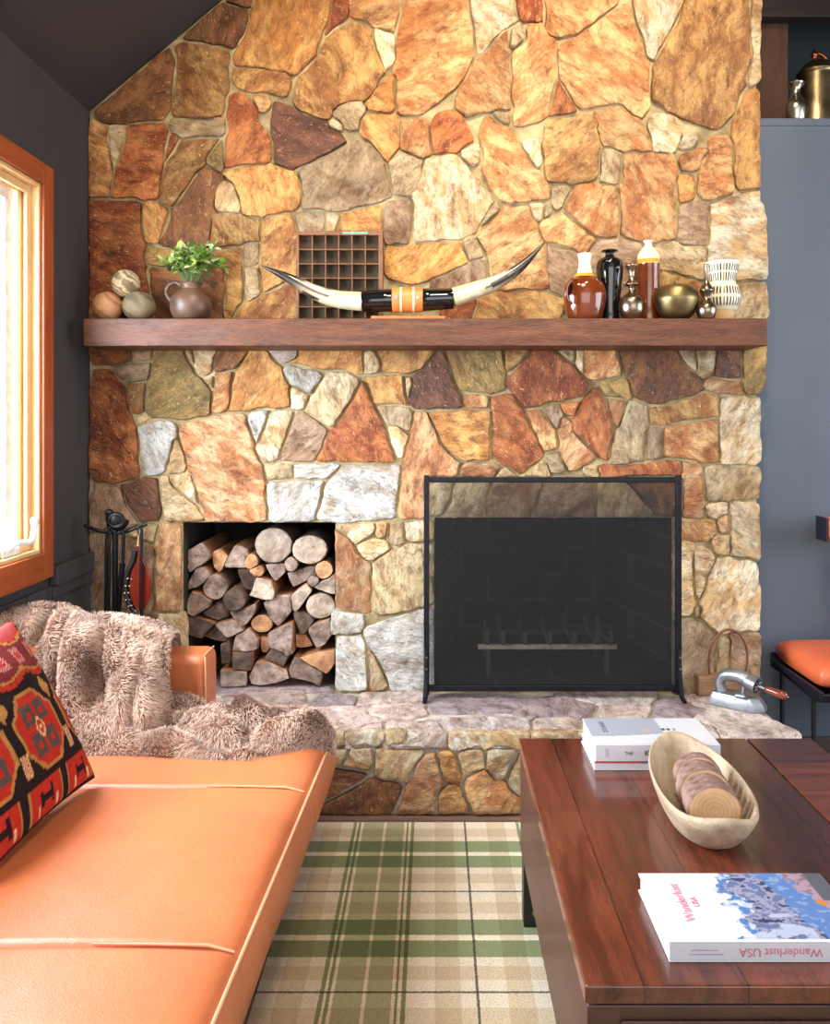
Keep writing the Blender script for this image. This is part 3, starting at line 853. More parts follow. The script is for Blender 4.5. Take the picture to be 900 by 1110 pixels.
# ------------------------------------------------------------------ kilim pillow
def kilim(u, v):
    """woven pattern of the cushion: u along the bottom edge (0 near), v up"""
    blk, red, mar, cre, tan, gry, pnk = (34, 25, 26), (172, 46, 34), (112, 40, 38), (214, 176, 130), (170, 120, 62), (84, 70, 66), (206, 128, 118)
    q = 90.0; u = math.floor(u*q)/q+.5/q; v = math.floor(v*q)/q+.5/q
    def ell(cu, cv, a, b): return ((u-cu)/a)**2+((v-cv)/b)**2
    c = blk
    if v < .20:                                   # bottom border of red boxes
        if .02 < v < .185:
            p = (u*3.0) % 1.0
            if .06 < p < .86:
                c = red
                if .12 < p < .80 and .05 < v < .155: c = red
                if abs(p-.46) < .16 and abs(v-.105) < .014 or abs(p-.32) < .035 and abs(v-.105) < .04 or abs(p-.60) < .035 and abs(v-.105) < .05: c = blk
                if (abs(p-.25) < .03 or abs(p-.70) < .03) and abs(v-.06) < .03: c = cre
            if abs(p-.06) < .018 or abs(p-.86) < .018: c = tan
    elif v < .66:                                 # field with octagon medallions
        for cu in (.18, .60, 1.02):
            e = max(abs(u-cu)/.175, abs(v-.43)/.205, (abs(u-cu)/.175+abs(v-.43)/.205)*.70)
            if e < 1:
                c = red
                if .90 < e: c = tan
                for a in range(4):
                    w = math.pi/4+a*math.pi/2; pu, pv = cu+.085*math.cos(w), .43+.11*math.sin(w)
                    d = max(abs(u-pu)/.045, abs(v-pv)/.055)
                    if d < 1: c = gry
                    if d < .35: c = red
                d = abs(u-cu)/.05+abs(v-.43)/.06
                if d < 1: c = cre
                if d < .7: c = red
                if d < .3: c = cre
        for cu in (.39, .81):
            d = abs(u-cu)/.05+abs(v-.60)/.07
            if d < 1: c = tan
            d = max(abs(u-cu)/.028, abs(v-.30)/.05)
            if d < 1: c = (150, 84, 60) if int(u*q)+int(v*q) & 1 else cre
    else:                                         # maroon band with wavy outlines and flowers
        c = mar
        w = .70+.02*math.sin(u*20); w2 = .93+.015*math.sin(u*20+1)
        if abs(v-w) < .014 or abs(v-w2) < .012: c = red
        if abs(v-w-.025) < .008 or abs(v-w2+.022) < .007: c = tan
        if v < w-.014: c = blk
        for k in range(6):
            pu = .06+k*.175; d = max(abs(u-pu)/.045, abs(v-.815)/.05)
            if d < 1: c = pnk if (int(u*q)+int(v*q)) % 2 else mar
            if d < .4: c = red
        if v > w2+.012: c = (150, 60, 58)
    if u > .955: c = red if int(v*30) % 2 else blk
    return lin(c)
def pillow_pt(u, v, side):
    a, b = u*2-1, v*2-1
    e = max(0, (1-a*a))*max(0, (1-b*b))
    th = .066*e**.45*side
    a2 = a*(1-.05*(1-b*b)*abs(a)); b2 = b*(1-.06*(1-a*a)*abs(b))
    dv = .006*fbm((a*2, b*2, 4))*e
    dn = Vector((-.20, 0, .375)).normalized(); nn = Vector((.375, 0, .20)).normalized(); wd = Vector((.045, 1, 0)).normalized()
    c = Vector((-.918, 1.715, .566))
    return c+wd*a2*.235+dn*b2*.212+nn*(th+dv*side)
m = MB()
m.grid(110, 110, lambda u, v: pillow_pt(u, v, 1), 0, kilim)
m.grid(40, 40, lambda u, v: pillow_pt(u, v, -1), 0, lin((40, 28, 28)))
pil = thing('kilim_pillow', 'red and black kilim patterned pillow leaning on the sofa', 'pillow', (-.83, 1.73, .37))
m.build('cover', attr_mat('kilim_weave', .95, bump=.5, bscale=420, var=.25, vscale=120, spec=.1), pil, angle=180)
# ------------------------------------------------------------------ fur throw
def fur_mat():
    t = NT('fur'); a = t.n('ShaderNodeAttribute', _attribute_name='col'); t.col(a.outputs['Color'])
    return t.set(.75, spec=.2, sheen=.25)
def throw_a(u, v):
    path = [(0, 2.580, .44), (.10, 2.570, .53), (.2, 2.545, .60), (.32, 2.48, .628), (.44, 2.405, .61), (.55, 2.345, .55), (.68, 2.305, .475), (.82, 2.27, .42), (1, 2.20, .385)]
    Y = interp([(a, b) for a, b, c in path], v); z = interp([(a, c) for a, b, c in path], v)
    xr = interp([(0, -.80), (.3, -.79), (.44, -.765), (.6, -.745), (.8, -.73), (1, -.73)], v)
    X = -1.245+u*(xr+1.245)
    top = interp([(0, .03), (.15, .05), (.35, .045), (.5, .02), (.75, .012), (.9, .0), (1, -.03)], u)
    z += top*interp([(0, .3), (.3, 1), (.6, .6), (1, 0)], v)
    f = abs(math.sin(u*9.5+.9*math.sin(v*4.2+.5)+.8*fbm((u*2, v*1.5, 1))))**.7
    f2 = abs(math.sin(u*5.0+v*3.4+.6+.5*fbm((u*3, v*3, 7))))**.7
    d = (.092*f+.052*f2)*interp([(0, .3), (.25, .55), (.5, 1), (.8, 1), (1, .5)], v)+.010*fbm((u*9, v*7, 5))
    for cu, v0, v1, sl_, dp, wd in ((.14, .25, .75, .05, .04, .030), (.25, .30, .95, .12, .060, .030), (.41, .30, 1.0, -.03, .085, .034), (.62, .28, .80, .0, .075, .028), (.75, .22, .62, .06, .055, .026), (.88, .45, .95, -.05, .05, .03)):
        c0 = cu+sl_*(v-.5)+.018*math.sin(v*9+cu*20)
        fade = min(1, max(0, (v-v0)/.12))*min(1, max(0, (v1-v)/.12)) if v1 < 1 else min(1, max(0, (v-v0)/.12))
        q = dp*fade*math.exp(-((u-c0)/wd)**2)
        d -= q*.75; z -= q*.10
    d = max(d, .014)
    Y += .05*max(0, (u-.93)/.07)**2; z -= .02*max(0, (u-.93)/.07)**2
    return (X, Y-d*.9, z+d*.22)
B_LO = [(-.98, 2.10), (-.80, 2.105), (-.66, 2.09), (-.545, 2.075), (-.47, 2.075), (-.40, 2.11), (-.33, 2.16), (-.285, 2.20)]
B_HI = [(-.98, 2.36), (-.70, 2.39), (-.6, 2.40), (-.5, 2.385), (-.42, 2.365), (-.35, 2.335), (-.285, 2.30)]
def throw_b(u, v):
    X = -.98+u*.705
    lo, hi = interp(B_LO, X), interp(B_HI, X)
    Y = lo+(hi-lo)*v
    h = max(0, math.sin(math.pi*v))**.42
    end = max(0, 1-max(0, (u-.9)/.1)**2)**.5
    lump = abs(math.sin(v*4.6+u*3.6+.9*fbm((u*3, v*2, 2))))**.7
    lump2 = abs(math.sin(u*9-v*3.4+1.0+.6*fbm((u*4, v*4, 3))))**.7
    z = SZ-.004+h*end*(.004+.066*lump+.036*lump2+.012*fbm((u*12, v*8, 8)))+(.012*(1-u) if v > .4 else 0)
    for dp, k in ((.034, (v-.50-.16*math.sin(u*5.2+.4))/.055), (.030, (u-.36-.42*(v-.5))/.03), (.032, (u-.62+.30*(v-.5))/.028), (.026, (u-.80-.35*(v-.5))/.026)):
        z -= dp*h*math.exp(-k*k)
    z = max(z, SZ-.004)
    e = edge(Y)
    if X > e-.03: z -= (X-(e-.03))*.55
    Y += .012*math.sin(u*19)*h*(0.5-v)
    return (X, Y, z)
m = MB()
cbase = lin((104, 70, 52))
m.grid(140, 80, throw_a, 0, cbase); na = len(m.f)
m.grid(120, 60, throw_b, 0, cbase)
m.grid(30, 30, lambda u, v: (throw_b(u, v)[0], throw_b(u, v)[1], SZ-.003), 0, cbase)
vt = [Vector(p) for p in m.v]; faces = list(m.f)
ar, tot = [], 0.0
for f in faces[:na+7200]:
    a = (vt[f[1]]-vt[f[0]]).cross(vt[f[3]]-vt[f[0]]).length; tot += a; ar.append(tot)
import bisect
hv, hf, hc = [], [], []
rng = random.Random(5)
for k in range(80000):
    f = faces[bisect.bisect(ar, rng.random()*tot) if True else 0] if True else None
    a, b, c, d = [vt[i] for i in f]; s1, s2 = rng.random(), rng.random()
    p = a.lerp(b, s1).lerp(d.lerp(c, s1), s2)
    nn = (b-a).cross(d-a)
    if nn.length < 1e-12: continue
    nn.normalize()
    if nn.dot(Vector((0, -.55, .83))) < 0: nn = -nn
    flow = Vector((noise.noise(p*9), noise.noise(p*9+Vector((5, 5, 5))), noise.noise(p*9+Vector((9, 1, 3)))-.35))
    g = (nn*.85+flow*1.1+Vector((rng.uniform(-.4, .4), rng.uniform(-.4, .4), rng.uniform(-.4, .4)))).normalized()
    L = rng.uniform(.009, .016); w = nn.cross(g)
    if w.length < 1e-4: continue
    w = w.normalized()*.0008
    i = len(hv); q = p+g*L*.55; e2 = p+g*L+flow*L*.3
    hv += [p-w*1.3, p+w*1.3, q+w, q-w, e2]; hf += [(i, i+1, i+2, i+3), (i+3, i+2, i+4)]
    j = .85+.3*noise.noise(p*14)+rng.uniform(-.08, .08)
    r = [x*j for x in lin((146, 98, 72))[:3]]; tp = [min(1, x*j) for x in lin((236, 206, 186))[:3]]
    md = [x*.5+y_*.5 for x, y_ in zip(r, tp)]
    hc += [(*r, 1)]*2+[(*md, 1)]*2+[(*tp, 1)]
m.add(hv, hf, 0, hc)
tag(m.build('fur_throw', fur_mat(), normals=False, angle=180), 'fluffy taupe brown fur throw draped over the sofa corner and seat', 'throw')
# ------------------------------------------------------------------ coffee table
TZ = .442
TX0, TX1, TY0, TY1 = .2085, .933, 1.132, 2.03
def table_mat(name, rotated=False, dark=1.0):
    t = NT(name); v = t.coord('Object', (1, 1, 1), (0, 0, math.pi/2 if not rotated else 0))
    k = dark
    b = t.n('ShaderNodeTexBrick', Scale=1.0, Mortar__Size=.0012, Brick__Width=3.0, Row__Height=.145, Color1=lin((106*k, 50*k, 32*k)), Color2=lin((66*k, 32*k, 24*k)), Mortar=lin((40*k, 18*k, 12*k)))
    b.offset = .0
    t.l(v, b.inputs['Vector'])
    v2 = t.coord('Object', (9, 1.1, 9) if not rotated else (1.1, 9, 9)); n = t.noise(v2, 2.4, 7, .6, .6); n2 = t.noise(v2, 22, 4)
    c = t.mix(1.0, b.outputs[0], t.ramp(n, [(.30, (.42, .36, .34, 1)), (.5, (1, 1, 1, 1)), (.70, (1.45, 1.38, 1.3, 1))]), 'MULTIPLY')
    c = t.mix(.4, c, t.mix(1.0, c, t.ramp(n2, [(.35, (.5, .5, .5, 1)), (.6, (1.2, 1.2, 1.2, 1))]), 'MULTIPLY'))
    t.col(c); t.bump(n2, .06, .002)
    return t.set(.26, spec=.5, coat=.5)
M_TAB = table_mat('mahogany_top'); M_TABX = table_mat('mahogany_cross', True, 1.0)
M_TABS = wood('mahogany_side', (50, 28, 24), (92, 54, 44), .42, 4, (1, 1, 10), .08, coat=.06)
M_BLACK = simple('black_steel', (20, 21, 26), .35, .0, .1, 30, 0, .5)
tab = thing('coffee_table', 'dark red mahogany coffee table holding books and bowl', 'coffee table', ((TX0+TX1)/2, (TY0+TY1)/2, 0))
SX = .772
m = MB(); m.box(TX0, SX-.0012, TY0, TY1, TZ-.026, TZ); m.build('tabletop', M_TAB, tab, bevel=.0035, seg=3)
m = MB(); m.box(SX+.0012, TX1, TY0, TY1, TZ-.026, TZ); m.build('tabletop_leaf', M_TABX, tab, bevel=.0035, seg=3)
m = MB(); m.box(TX0+.004, TX1-.004, TY0+.006, TY1-.004, .172, TZ-.031); bd = m.build('body', M_TABS, tab, bevel=.003)
m = MB(); m.box(TX0+.014, TX1-.014, TY0+.016, TY1-.014, TZ-.031, TZ-.026); m.build('shadow_gap', M_DARK, tab, smooth=False)
m = MB(); m.box(TX0+.05, TX1-.05, TY0+.001, TY0+.0055, .20, TZ-.05); m.build('drawer', M_TABS, tab, bevel=.002)
for x0 in (TX0+.006, TX1-.046):
    for y0 in (TY0+.02, TY1-.062):
        m = MB(); m.box(x0, x0+.034, y0, y0+.042, RZ, .172); lg = m.build('leg', M_BLACK, tab, bevel=.003)
        m = MB(); m.tube([(x0+.026, y0-.0035, RZ+.035), (x0+.026, y0+.001, RZ+.035)], .006, 10); m.build('bolt', simple('brass_bolt', (190, 150, 80), .3, 1.0), lg)
# ------------------------------------------------------------------ books
M_PAPER = simple('page_block', (214, 211, 208), .8, var=.05, scale=200)
M_BOOKW = simple('white_jacket', (206, 207, 216), .22, var=.02, spec=.5)
M_PINK = simple('pink_ink', (205, 120, 140), .5); M_INK = simple('grey_ink', (96, 96, 110), .5); M_INKP = simple('pale_violet_ink', (170, 140, 176), .5)
def cover_art(u, v):
    """snow, blue river and orange tent photo print on the jacket (u across, v away from the spine)"""
    x = u; c = (240, 241, 245)
    n = fbm((u*7, v*6, 2), 4); n2 = fbm((u*16, v*14, 6), 3)
    e = .40+.10*n+.03*n2
    if x > e:
        c = (214, 222, 240) if n2 > 0 else (96, 138, 206)
        if x > e+.07: c = (112, 126, 170) if n2 > .1 else ((168, 168, 196) if n2 > -.35 else (66, 72, 112))
        if v < .35 and n > .05 and x < .74: c = (198, 206, 232)
        r = .70-.16*(v-.5)+.03*n
        if x > r+.0: c = (104, 140, 204) if n2 < .25 else (150, 172, 216)
        if x > r+.17+.05*n: c = (188, 158, 172) if n2 < .15 else (150, 120, 140)
        if x > .90 and v > .55: c = (104, 104, 112)
        if abs(x-.885)+abs(v-.52)*.6 < .035: c = (226, 140, 70)
    return lin([q*.84 for q in c])
bk = thing('photo_book', 'white photo book with blue mountain cover at the table front', 'book', (.49, 1.27, TZ))
X0b, X1b, Y0b, Y1b, Z0b, Z1b = .339, .640, 1.181, 1.362, TZ+.0005, TZ+.0305
m = MB(); m.box(X0b+.003, X1b-.003, Y0b+.004, Y1b-.004, Z0b+.003, Z1b-.003); m.build('pages', M_PAPER, bk, smooth=False)
m = MB(); m.box(X0b, X1b, Y0b, Y1b, Z0b, Z0b+.003); m.box(X0b, X1b, Y0b, Y0b+.004, Z0b+.003, Z1b-.003); m.box(X0b, X1b, Y0b, Y1b, Z1b-.003, Z1b)
cv = m.build('jacket', M_BOOKW, bk, bevel=.0008)
m = MB(); m.grid(150, 90, lambda u, v: (X0b+.001+u*(X1b-X0b-.002), Y0b+.006+v*(Y1b-Y0b-.007), Z1b+.0003), 0, cover_art); m.build('cover_photo', attr_mat('printed_cover', .22, var=.03), bk, angle=180)
text('title', 'Wanderlust', .021, M_PINK, (X0b+.048, Y0b+.098, Z1b+.0006), (0, 1, 0), (-1, 0, 0), bk)
text('title', 'USA', .014, M_PINK, (X0b+.068, Y0b+.098, Z1b+.0006), (0, 1, 0), (-1, 0, 0), bk)
text('spine_title', 'Wanderlust USA', .0176, M_PINK, (X0b+.161, Y0b-.0003, (Z0b+Z1b)/2), (-1, 0, 0), (0, 0, -1), bk)
for i, w in enumerate((.050, .040)):
    m = MB(); m.box(X0b+.028+i*.003, X0b+.028+i*.003+w, Y0b-.0004, Y0b, (Z0b+Z1b)/2-.004+i*.006, (Z0b+Z1b)/2-.0026+i*.006); m.build('small_print', M_INKP, bk, smooth=False)
# two stacked books at the back of the table
def flat_book(name, label, x0, x1, y0, y1, z0, z1, rot, spine_mat, page='x', shift=(0, 0)):
    b = thing(name, label, 'book', ((x0+x1)/2, (y0+y1)/2, z0))
    c = Vector(((x0+x1)/2, (y0+y1)/2, 0))
    m = MB(); m.box(x0+.003, x1-.003, y0+.004, y1-.004, z0+.0025, z1-.0025); pg = m.build('pages', M_PAPER, b, smooth=False)
    m = MB(); m.box(x0, x1, y0, y1, z0, z0+.0025); m.box(x0, x1, y0, y0+.004, z0+.0025, z1-.0025); m.box(x0, x1, y0, y1, z1-.0025, z1); m.build('cover', spine_mat, b, bevel=.0007)
    return b
BZ = TZ+.0005
lo = flat_book('thin_book', 'thin white book with blue cover edge and red spine stripe, under the cookbook', .359, .652, 1.838, 2.005, BZ, BZ+.021, 0, M_BOOKW)
m = MB(); m.box(.3592, .47, 1.8374, 1.8379, BZ+.0165, BZ+.0205); m.build('red_stripe', simple('red_print', (205, 70, 80), .4), lo, smooth=False)
m = MB(); m.box(.47, .6518, 1.8374, 1.8379, BZ+.0165, BZ+.0205); m.build('blue_stripe', simple('blue_print', (80, 100, 190), .4), lo, smooth=False)
hi = flat_book('cookbook', 'white hardcover cookbook with grey photo cover, on top of the thin book', .3615, .642, 1.836, 2.004, BZ+.0212, BZ+.058, 0, M_BOOKW)
def cookart(u, v):
    c = (240, 240, 244)
    if u < .62 and v > .30+.55*max(0, u-.15)*0+.25*u**2 and v > .28: c = (186, 190, 202)
    if u < .60 and abs(v-(.30+.3*u*u)) < .012: c = (168, 170, 184)
    if .60 < u < .74 and .50 < v < .60 and int(u*60) % 3: c = (80, 76, 84)
    if .46 < u < .52 and .44 < v < .58: c = (226, 186, 176)
    return lin([q*.86 for q in c])
zt = BZ+.058
m = MB(); m.grid(70, 50, lambda u, v: (.363+u*.277, 1.8415+v*.161, zt+.0003), 0, cookart); m.build('cover_photo', attr_mat('printed_cookbook', .25, var=.02), hi, angle=180)
text('title', 'KINFOLK', .017, M_INK, (.400, 1.945, zt+.0006), (0, -1, 0), (1, 0, 0), hi)
text('spine_title', 'THE', .010, M_INK, (.436, 1.8356, BZ+.039), (1, 0, 0), (0, 0, 1), hi)
text('spine_title', 'KINFOLK', .0165, M_INK, (.505, 1.8356, BZ+.0395), (1, 0, 0), (0, 0, 1), hi)
for i in (0, 1):
    m = MB(); m.box(.384+i*.004, .3852+i*.004, 1.8353, 1.836, BZ+.030, BZ+.050); m.build('small_print', M_INKP, hi, smooth=False)
# ------------------------------------------------------------------ dough bowl and wood slices
bowl_t = thing('dough_bowl', 'long oval pale wooden dough bowl on the coffee table', 'bowl', (.52, 1.675, TZ))
BA, BW, BH = .222, .089, .078      # half length, half width, height
def bowl_xy(t, r, z):
    """t angle, r 0..1 ; long axis tilted a little"""
    a = BA*r*math.copysign(abs(math.sin(t))**.92, math.sin(t)); w = BW*r*math.copysign(abs(math.cos(t))**.95, math.cos(t))*(1-.10*math.sin(t))
    ang = math.radians(4.5)
    return (.522+w*math.cos(ang)+a*math.sin(ang), 1.625+a*math.cos(ang)-w*math.sin(ang), TZ+z)
m = MB(); N = 72; rings = []
outer = [(.50, .0), (.60, .002), (.74, .016), (.86, .036), (.95, .056), (1.0, .070), (.995, .0765), (.965, .078), (.93, .074), (.88, .058), (.78, .038), (.62, .022), (.4, .015), (.15, .013)]
vs, fs = [], []
for r, z in outer:
    for k in range(N):
        t = 2*math.pi*k/N; rise = ((.020 if math.sin(t) < 0 else .010)*abs(math.sin(t))**6)*(z/.078)
        vs.append(bowl_xy(t, r, z+rise if z > .01 else z+.0005))
R_ = len(outer)
fs = [(i*N+k, i*N+(k+1) % N, (i+1)*N+(k+1) % N, (i+1)*N+k) for i in range(R_-1) for k in range(N)]
fs += [tuple(range(N-1, -1, -1)), tuple(range((R_-1)*N, R_*N))]
m.add(vs, fs)
m.build('hull', wood('bleached_bowl_wood', (134, 106, 80), (200, 180, 152), .6, 4, (9, 1.2, 9), .5), bowl_t, angle=70)
M_BARK = wood('slice_bark', (84, 56, 50), (170, 134, 122), .9, 30, (1, 1, 1), .9)
def ring_mat(name, c1, c2, sc=60, axis='Y'):
    t = NT(name); v = t.coord('Object'); w = t.n('ShaderNodeTexWave', _wave_type='RINGS', _rings_direction=axis, Scale=sc, Distortion=1.6, Detail=2.0); t.l(v, w.inputs['Vector'])
    n = t.noise(v, 14, 4); c = t.mix(.7, t.ramp(w.outputs[0], [(.2, lin(c1)), (.8, lin(c2))]), t.ramp(n, [(.3, lin(c1)), (.7, lin(c2))]))
    t.col(c); t.bump(t.noise(v, 60, 4), .4, .004); return t.set(.75, spec=.25)
M_RING = ring_mat('slice_face', (178, 140, 104), (204, 172, 134), 40)
lab = ['frontmost wood slice in the bowl, showing its pale cut face', 'second bark edged wood slice from the front of the bowl', 'third wood slice from the bowl front, in the middle', 'fourth wood slice from the bowl front', 'fifth wood slice from the bowl front, one before the last', 'rearmost bark edged wood slice in the bowl']
yy = 1.500
for i in range(6):
    th = .0205+.003*(i % 2); rr = .0460+.0032*math.sin(i*2.4+.4); m = MB(); n = 40; cx = .516+.0023*i+(yy-1.53)*.06; cz = TZ+.0475+interp([(0, .014), (.38, .016), (.55, .021), (.7, .031)], abs(yy-1.615)/.222)+.002*math.sin(i*1.7)
    tilt = .16; vs = []
    for k, (s, dy) in enumerate(((0, .001), (.5, .0), (.93, 0), (1, .003), (1.0, th*.5), (1.0, th-.003), (.93, th), (.5, th), (0, th))):
        for q in range(n):
            w = 2*math.pi*q/n; r = rr*max(s, .01)*(1+.03*noise.noise(Vector((math.cos(w)*2, math.sin(w)*2, i*3.3)))+(.015*noise.noise(Vector((math.cos(w)*9, math.sin(w)*9, dy*200))) if s == 1 else 0))
            lx, lz = r*math.cos(w)*1.06, r*math.sin(w)*.92
            vs.append((lx, dy+lz*tilt, lz))
    fs = []; mi = []
    for k in range(8):
        for q in range(n): fs.append((k*n+q, k*n+(q+1) % n, (k+1)*n+(q+1) % n, (k+1)*n+q)); mi.append(0 if k < 2 or k > 5 else 1)
    m.add(vs, fs, 0); m.mi = mi
    o = m.build('wood_slice', [M_RING, M_BARK], angle=50); o.location = (cx, yy, cz); tag(o, lab[i], 'wood slice', 'wood slices in the bowl')
    yy += th+.0085
# ------------------------------------------------------------------ mantel
MZ, MB_, MY = EYE+116*2.8/F, EYE+86*2.8/F, 2.8
mx0, mx1 = P(90, 0, MY).x, P(832, 0, MY).x
m = MB(); nx, ny, nz = 120, 10, 8
def man(u, v):   # hewn beam: section loop v, length u
    per = [(MY, MB_), (MY, MZ), (WALL-.006, MZ), (WALL-.006, MB_), (MY, MB_)]
    s = v*4; i = min(3, int(s)); a, b = per[i], per[i+1]; t = s-i
    Y = a[0]+(b[0]-a[0])*t; z = a[1]+(b[1]-a[1])*t; x = mx0+u*(mx1-mx0)
    if i == 0 and 0.02 < t < .98: Y += .005*fbm((x*4, z*30, 1))
    if i == 3 and .02 < t < .98: z += .004*fbm((x*5, Y*20, 2))
    return (x, Y, z)
m.grid(nx, 32, man)
m.f.append(tuple(j for j in range(32))); m.mi.append(0); o0 = nx*33; m.f.append(tuple(o0+j for j in range(31, -1, -1))); m.mi.append(0)
mantel = tag(m.build('mantel_shelf', wood('hewn_mantel_wood', (38, 19, 12), (116, 66, 41), .45, 4, (1.6, 9, 9), 1.0, fine=26), weld=True, bevel=.004), 'long rough-hewn reddish brown wooden mantel beam across the stone wall', 'mantel')
MT = MZ+.0005
def MP(px, py, Y): return P(px, py, Y)
def scale_at(Y): return Y/F
# wooden balls
def swirl(name, c1, c2, scale, dist, typ='RINGS'):
    t = NT(name); v = t.coord('Object', (1, 1, 1), (.5, .9, .3)); w = t.n('ShaderNodeTexWave', _wave_type=typ, Scale=scale, Distortion=dist, Detail=2.0, Detail__Scale=1.2); t.l(v, w.inputs['Vector'])
    n = t.noise(v, 22, 4)
    t.col(t.mix(.4, t.ramp(w.outputs[0], [(.2, lin(c1)), (.75, lin(c2))]), t.ramp(n, [(.3, lin(c1)), (.7, lin(c2))]))); t.bump(n, .15, .004); return t.set(.6, spec=.3)
def ball(px, r, Y, z, mat, label, sq=1.0):
    m = MB(); prof = [(r*math.sin(math.pi*i/24), -r*sq*math.cos(math.pi*i/24)) for i in range(25)]
    m.lathe(prof, (0, 0, 0), 40); o = m.build('decorative_ball', mat, angle=180); o.location = (P(px, 0, Y).x, Y, z)
    return tag(o, label, 'decorative ball', 'decorative balls on the mantel')
ball(117, .0525, 2.89, MT+.0525, swirl('tan_wood_ball', (150, 98, 66), (196, 148, 108), 22, 3), 'tan wooden ball at the left end of the mantel')
ball(151, .0575, 2.885, MT+.0525, swirl('grey_wood_ball', (84, 74, 58), (136, 120, 92), 9, 6), 'grey-brown wooden ball beside the handled pot', .913)
ball(136.5, .049, 2.895, MT+.1345, swirl('striped_ball', (96, 78, 58), (214, 192, 154), 32, 5), 'cream and brown swirl striped ball resting on two others')
# handled pot and plant
def lathe_obj(name, prof, c, mat, parent=None, n=48, col=None, angle=60, sx=1, sy=1):
    m = MB(); m.lathe(prof, c, n, 0, col, sx, sy); return m.build(name, mat, parent, angle=angle)
def smooth_prof(pts, n=6): return [(max(0, p.x), p.y) for p in curve_pts([(a, b, 0) for a, b in pts], n)]
Yp = 2.885; k = Yp/F
pc = (P(207, 0, Yp).x, Yp, MT)
pot = thing('handled_pot', 'small dark brown clay pot with one loop handle on the mantel', 'pot', pc)
M_CLAY = simple('dark_clay', (86, 62, 48), .42, var=.25, scale=16, bump=.15)
lathe_obj('body', smooth_prof([(.001, 0), (.045, 0), (.066, .025), (.072, .055), (.064, .085), (.042, .106), (.033, .114), (.036, .128), (.040, .134), (.034, .134), (.028, .12), (.03, .1), (.001, .098)]), pc, M_CLAY, pot)
m = MB(); m.tube(curve_pts([(pc[0]-.034, Yp, MT+.126), (pc[0]-.055, Yp, MT+.137), (pc[0]-.080, Yp, MT+.122), (pc[0]-.086, Yp, MT+.095), (pc[0]-.066, Yp, MT+.066)], 8), .0075, 10); m.build('handle', M_CLAY, pot)
plant = thing('leafy_sprig', 'small leafy green plant standing in the clay pot', 'plant', (pc[0], Yp, MT+.10))
def leaf_mat():
    t = NT('fresh_leaf'); a = t.n('ShaderNodeAttribute', _attribute_name='col'); t.col(a.outputs['Color']); t.b.inputs['Subsurface Weight'].default_value = 0.0
    return t.set(.4, spec=.4)
M_LEAF = leaf_mat(); M_STEM = simple('green_stem', (96, 112, 52), .6)
rl = random.Random(3); ml = MB(); ms = MB()
for i in range(70):
    th = rl.uniform(0, 2*math.pi); sp = rl.uniform(.12, 1)**.7
    b0 = Vector((pc[0]+.015*math.cos(th), Yp+.015*math.sin(th), MT+.115))
    tip = Vector((pc[0]+.016+.118*sp*math.cos(th), Yp+.06*sp*math.sin(th)-.01, MT+.150+.135*(1-sp*.75)*rl.uniform(.6, 1.15)+.02*rl.random()))
    mid = b0.lerp(tip, .55)+Vector((0, 0, .03*sp))
    path = curve_pts([b0, mid, tip], 5); ms.tube(path, .0012, 5)
    for j in range(5):
        p = path[min(len(path)-1, 4+2*j)]+Vector((0, 0, 0)); d = Vector((rl.uniform(-1, 1), rl.uniform(-1, .6), rl.uniform(-.35, 1))).normalized()
        L = rl.uniform(.022, .040); w = L*.26; sd = d.cross(Vector((rl.uniform(-.5, .5), rl.uniform(-1, 0), 1))).normalized(); nn = sd.cross(d).normalized()
        g = rl.random(); c = lin((int(60+100*g), int(104+80*g), int(40+46*g))) if rl.random() > .3 else lin((196, 210, 150))
        ml.add([p, p+d*L*.3+sd*w+nn*.002, p+d*L*.7+sd*w*.8+nn*.001, p+d*L-nn*.004, p+d*L*.7-sd*w*.8+nn*.001, p+d*L*.3-sd*w+nn*.002, p+d*L*.5-nn*.0015],
               [(0, 1, 6), (1, 2, 6), (2, 3, 6), (3, 4, 6), (4, 5, 6), (5, 0, 6)], 0, c)
ml.build('leaves', M_LEAF, plant, normals=False, angle=180); ms.build('stems', M_STEM, plant)
# printer's tray
Yt = 2.945; k = Yt/F
tx0, tx1 = P(321, 0, Yt).x, P(415, 0, Yt).x; tz1 = P(0, 250.5, Yt).z
tray = thing('divided_tray', 'brown wooden divided type tray with square compartments leaning upright on the mantel', 'tray', ((tx0+tx1)/2, Yt, MT))
M_TRAY = wood('tray_wood', (92, 58, 38), (138, 92, 62), .6, 8, (6, 6, 6), .2); M_TRAYB = wood('tray_back', (52, 40, 24), (78, 62, 38), .7, 8, (6, 6, 1))
fw = .0085; fd = .034
m = MB(); m.box(tx0, tx0+.010, Yt, Yt+fd, MT, tz1); m.box(tx1-.015, tx1, Yt, Yt+fd, MT, tz1); m.box(tx0+.010, tx1-.015, Yt, Yt+fd, MT, MT+.008); m.box(tx0+.010, tx1-.015, Yt, Yt+fd, tz1-.014, tz1); fr_ = m.build('frame', M_TRAY, tray, bevel=.001)
m = MB(); m.box(tx0+.268*(tx1-tx0)*2, tx0+.83*(tx1-tx0), Yt-.0006, Yt+.0, tz1-.010, tz1-.003); m.build('paint_smear', simple('flaked_teal_paint', (110, 164, 142), .6, var=.3, scale=90), fr_, smooth=False)
m = MB(); m.box(tx0+.010, tx1-.015, Yt+fd-.004, Yt+fd-.0005, MT+.008, tz1-.014); m.build('back_panel', M_TRAYB, tray, smooth=False)
ix0, ix1, iz0, iz1 = tx0+.010, tx1-.015, MT+.008, tz1-.014
for i in range(1, 6):
    x = ix0+(ix1-ix0)*i/6; m = MB(); m.box(x-.0017, x+.0017, Yt+.002, Yt+fd-.0045, iz0, iz1); m.build('divider', M_TRAY, tray, smooth=False)
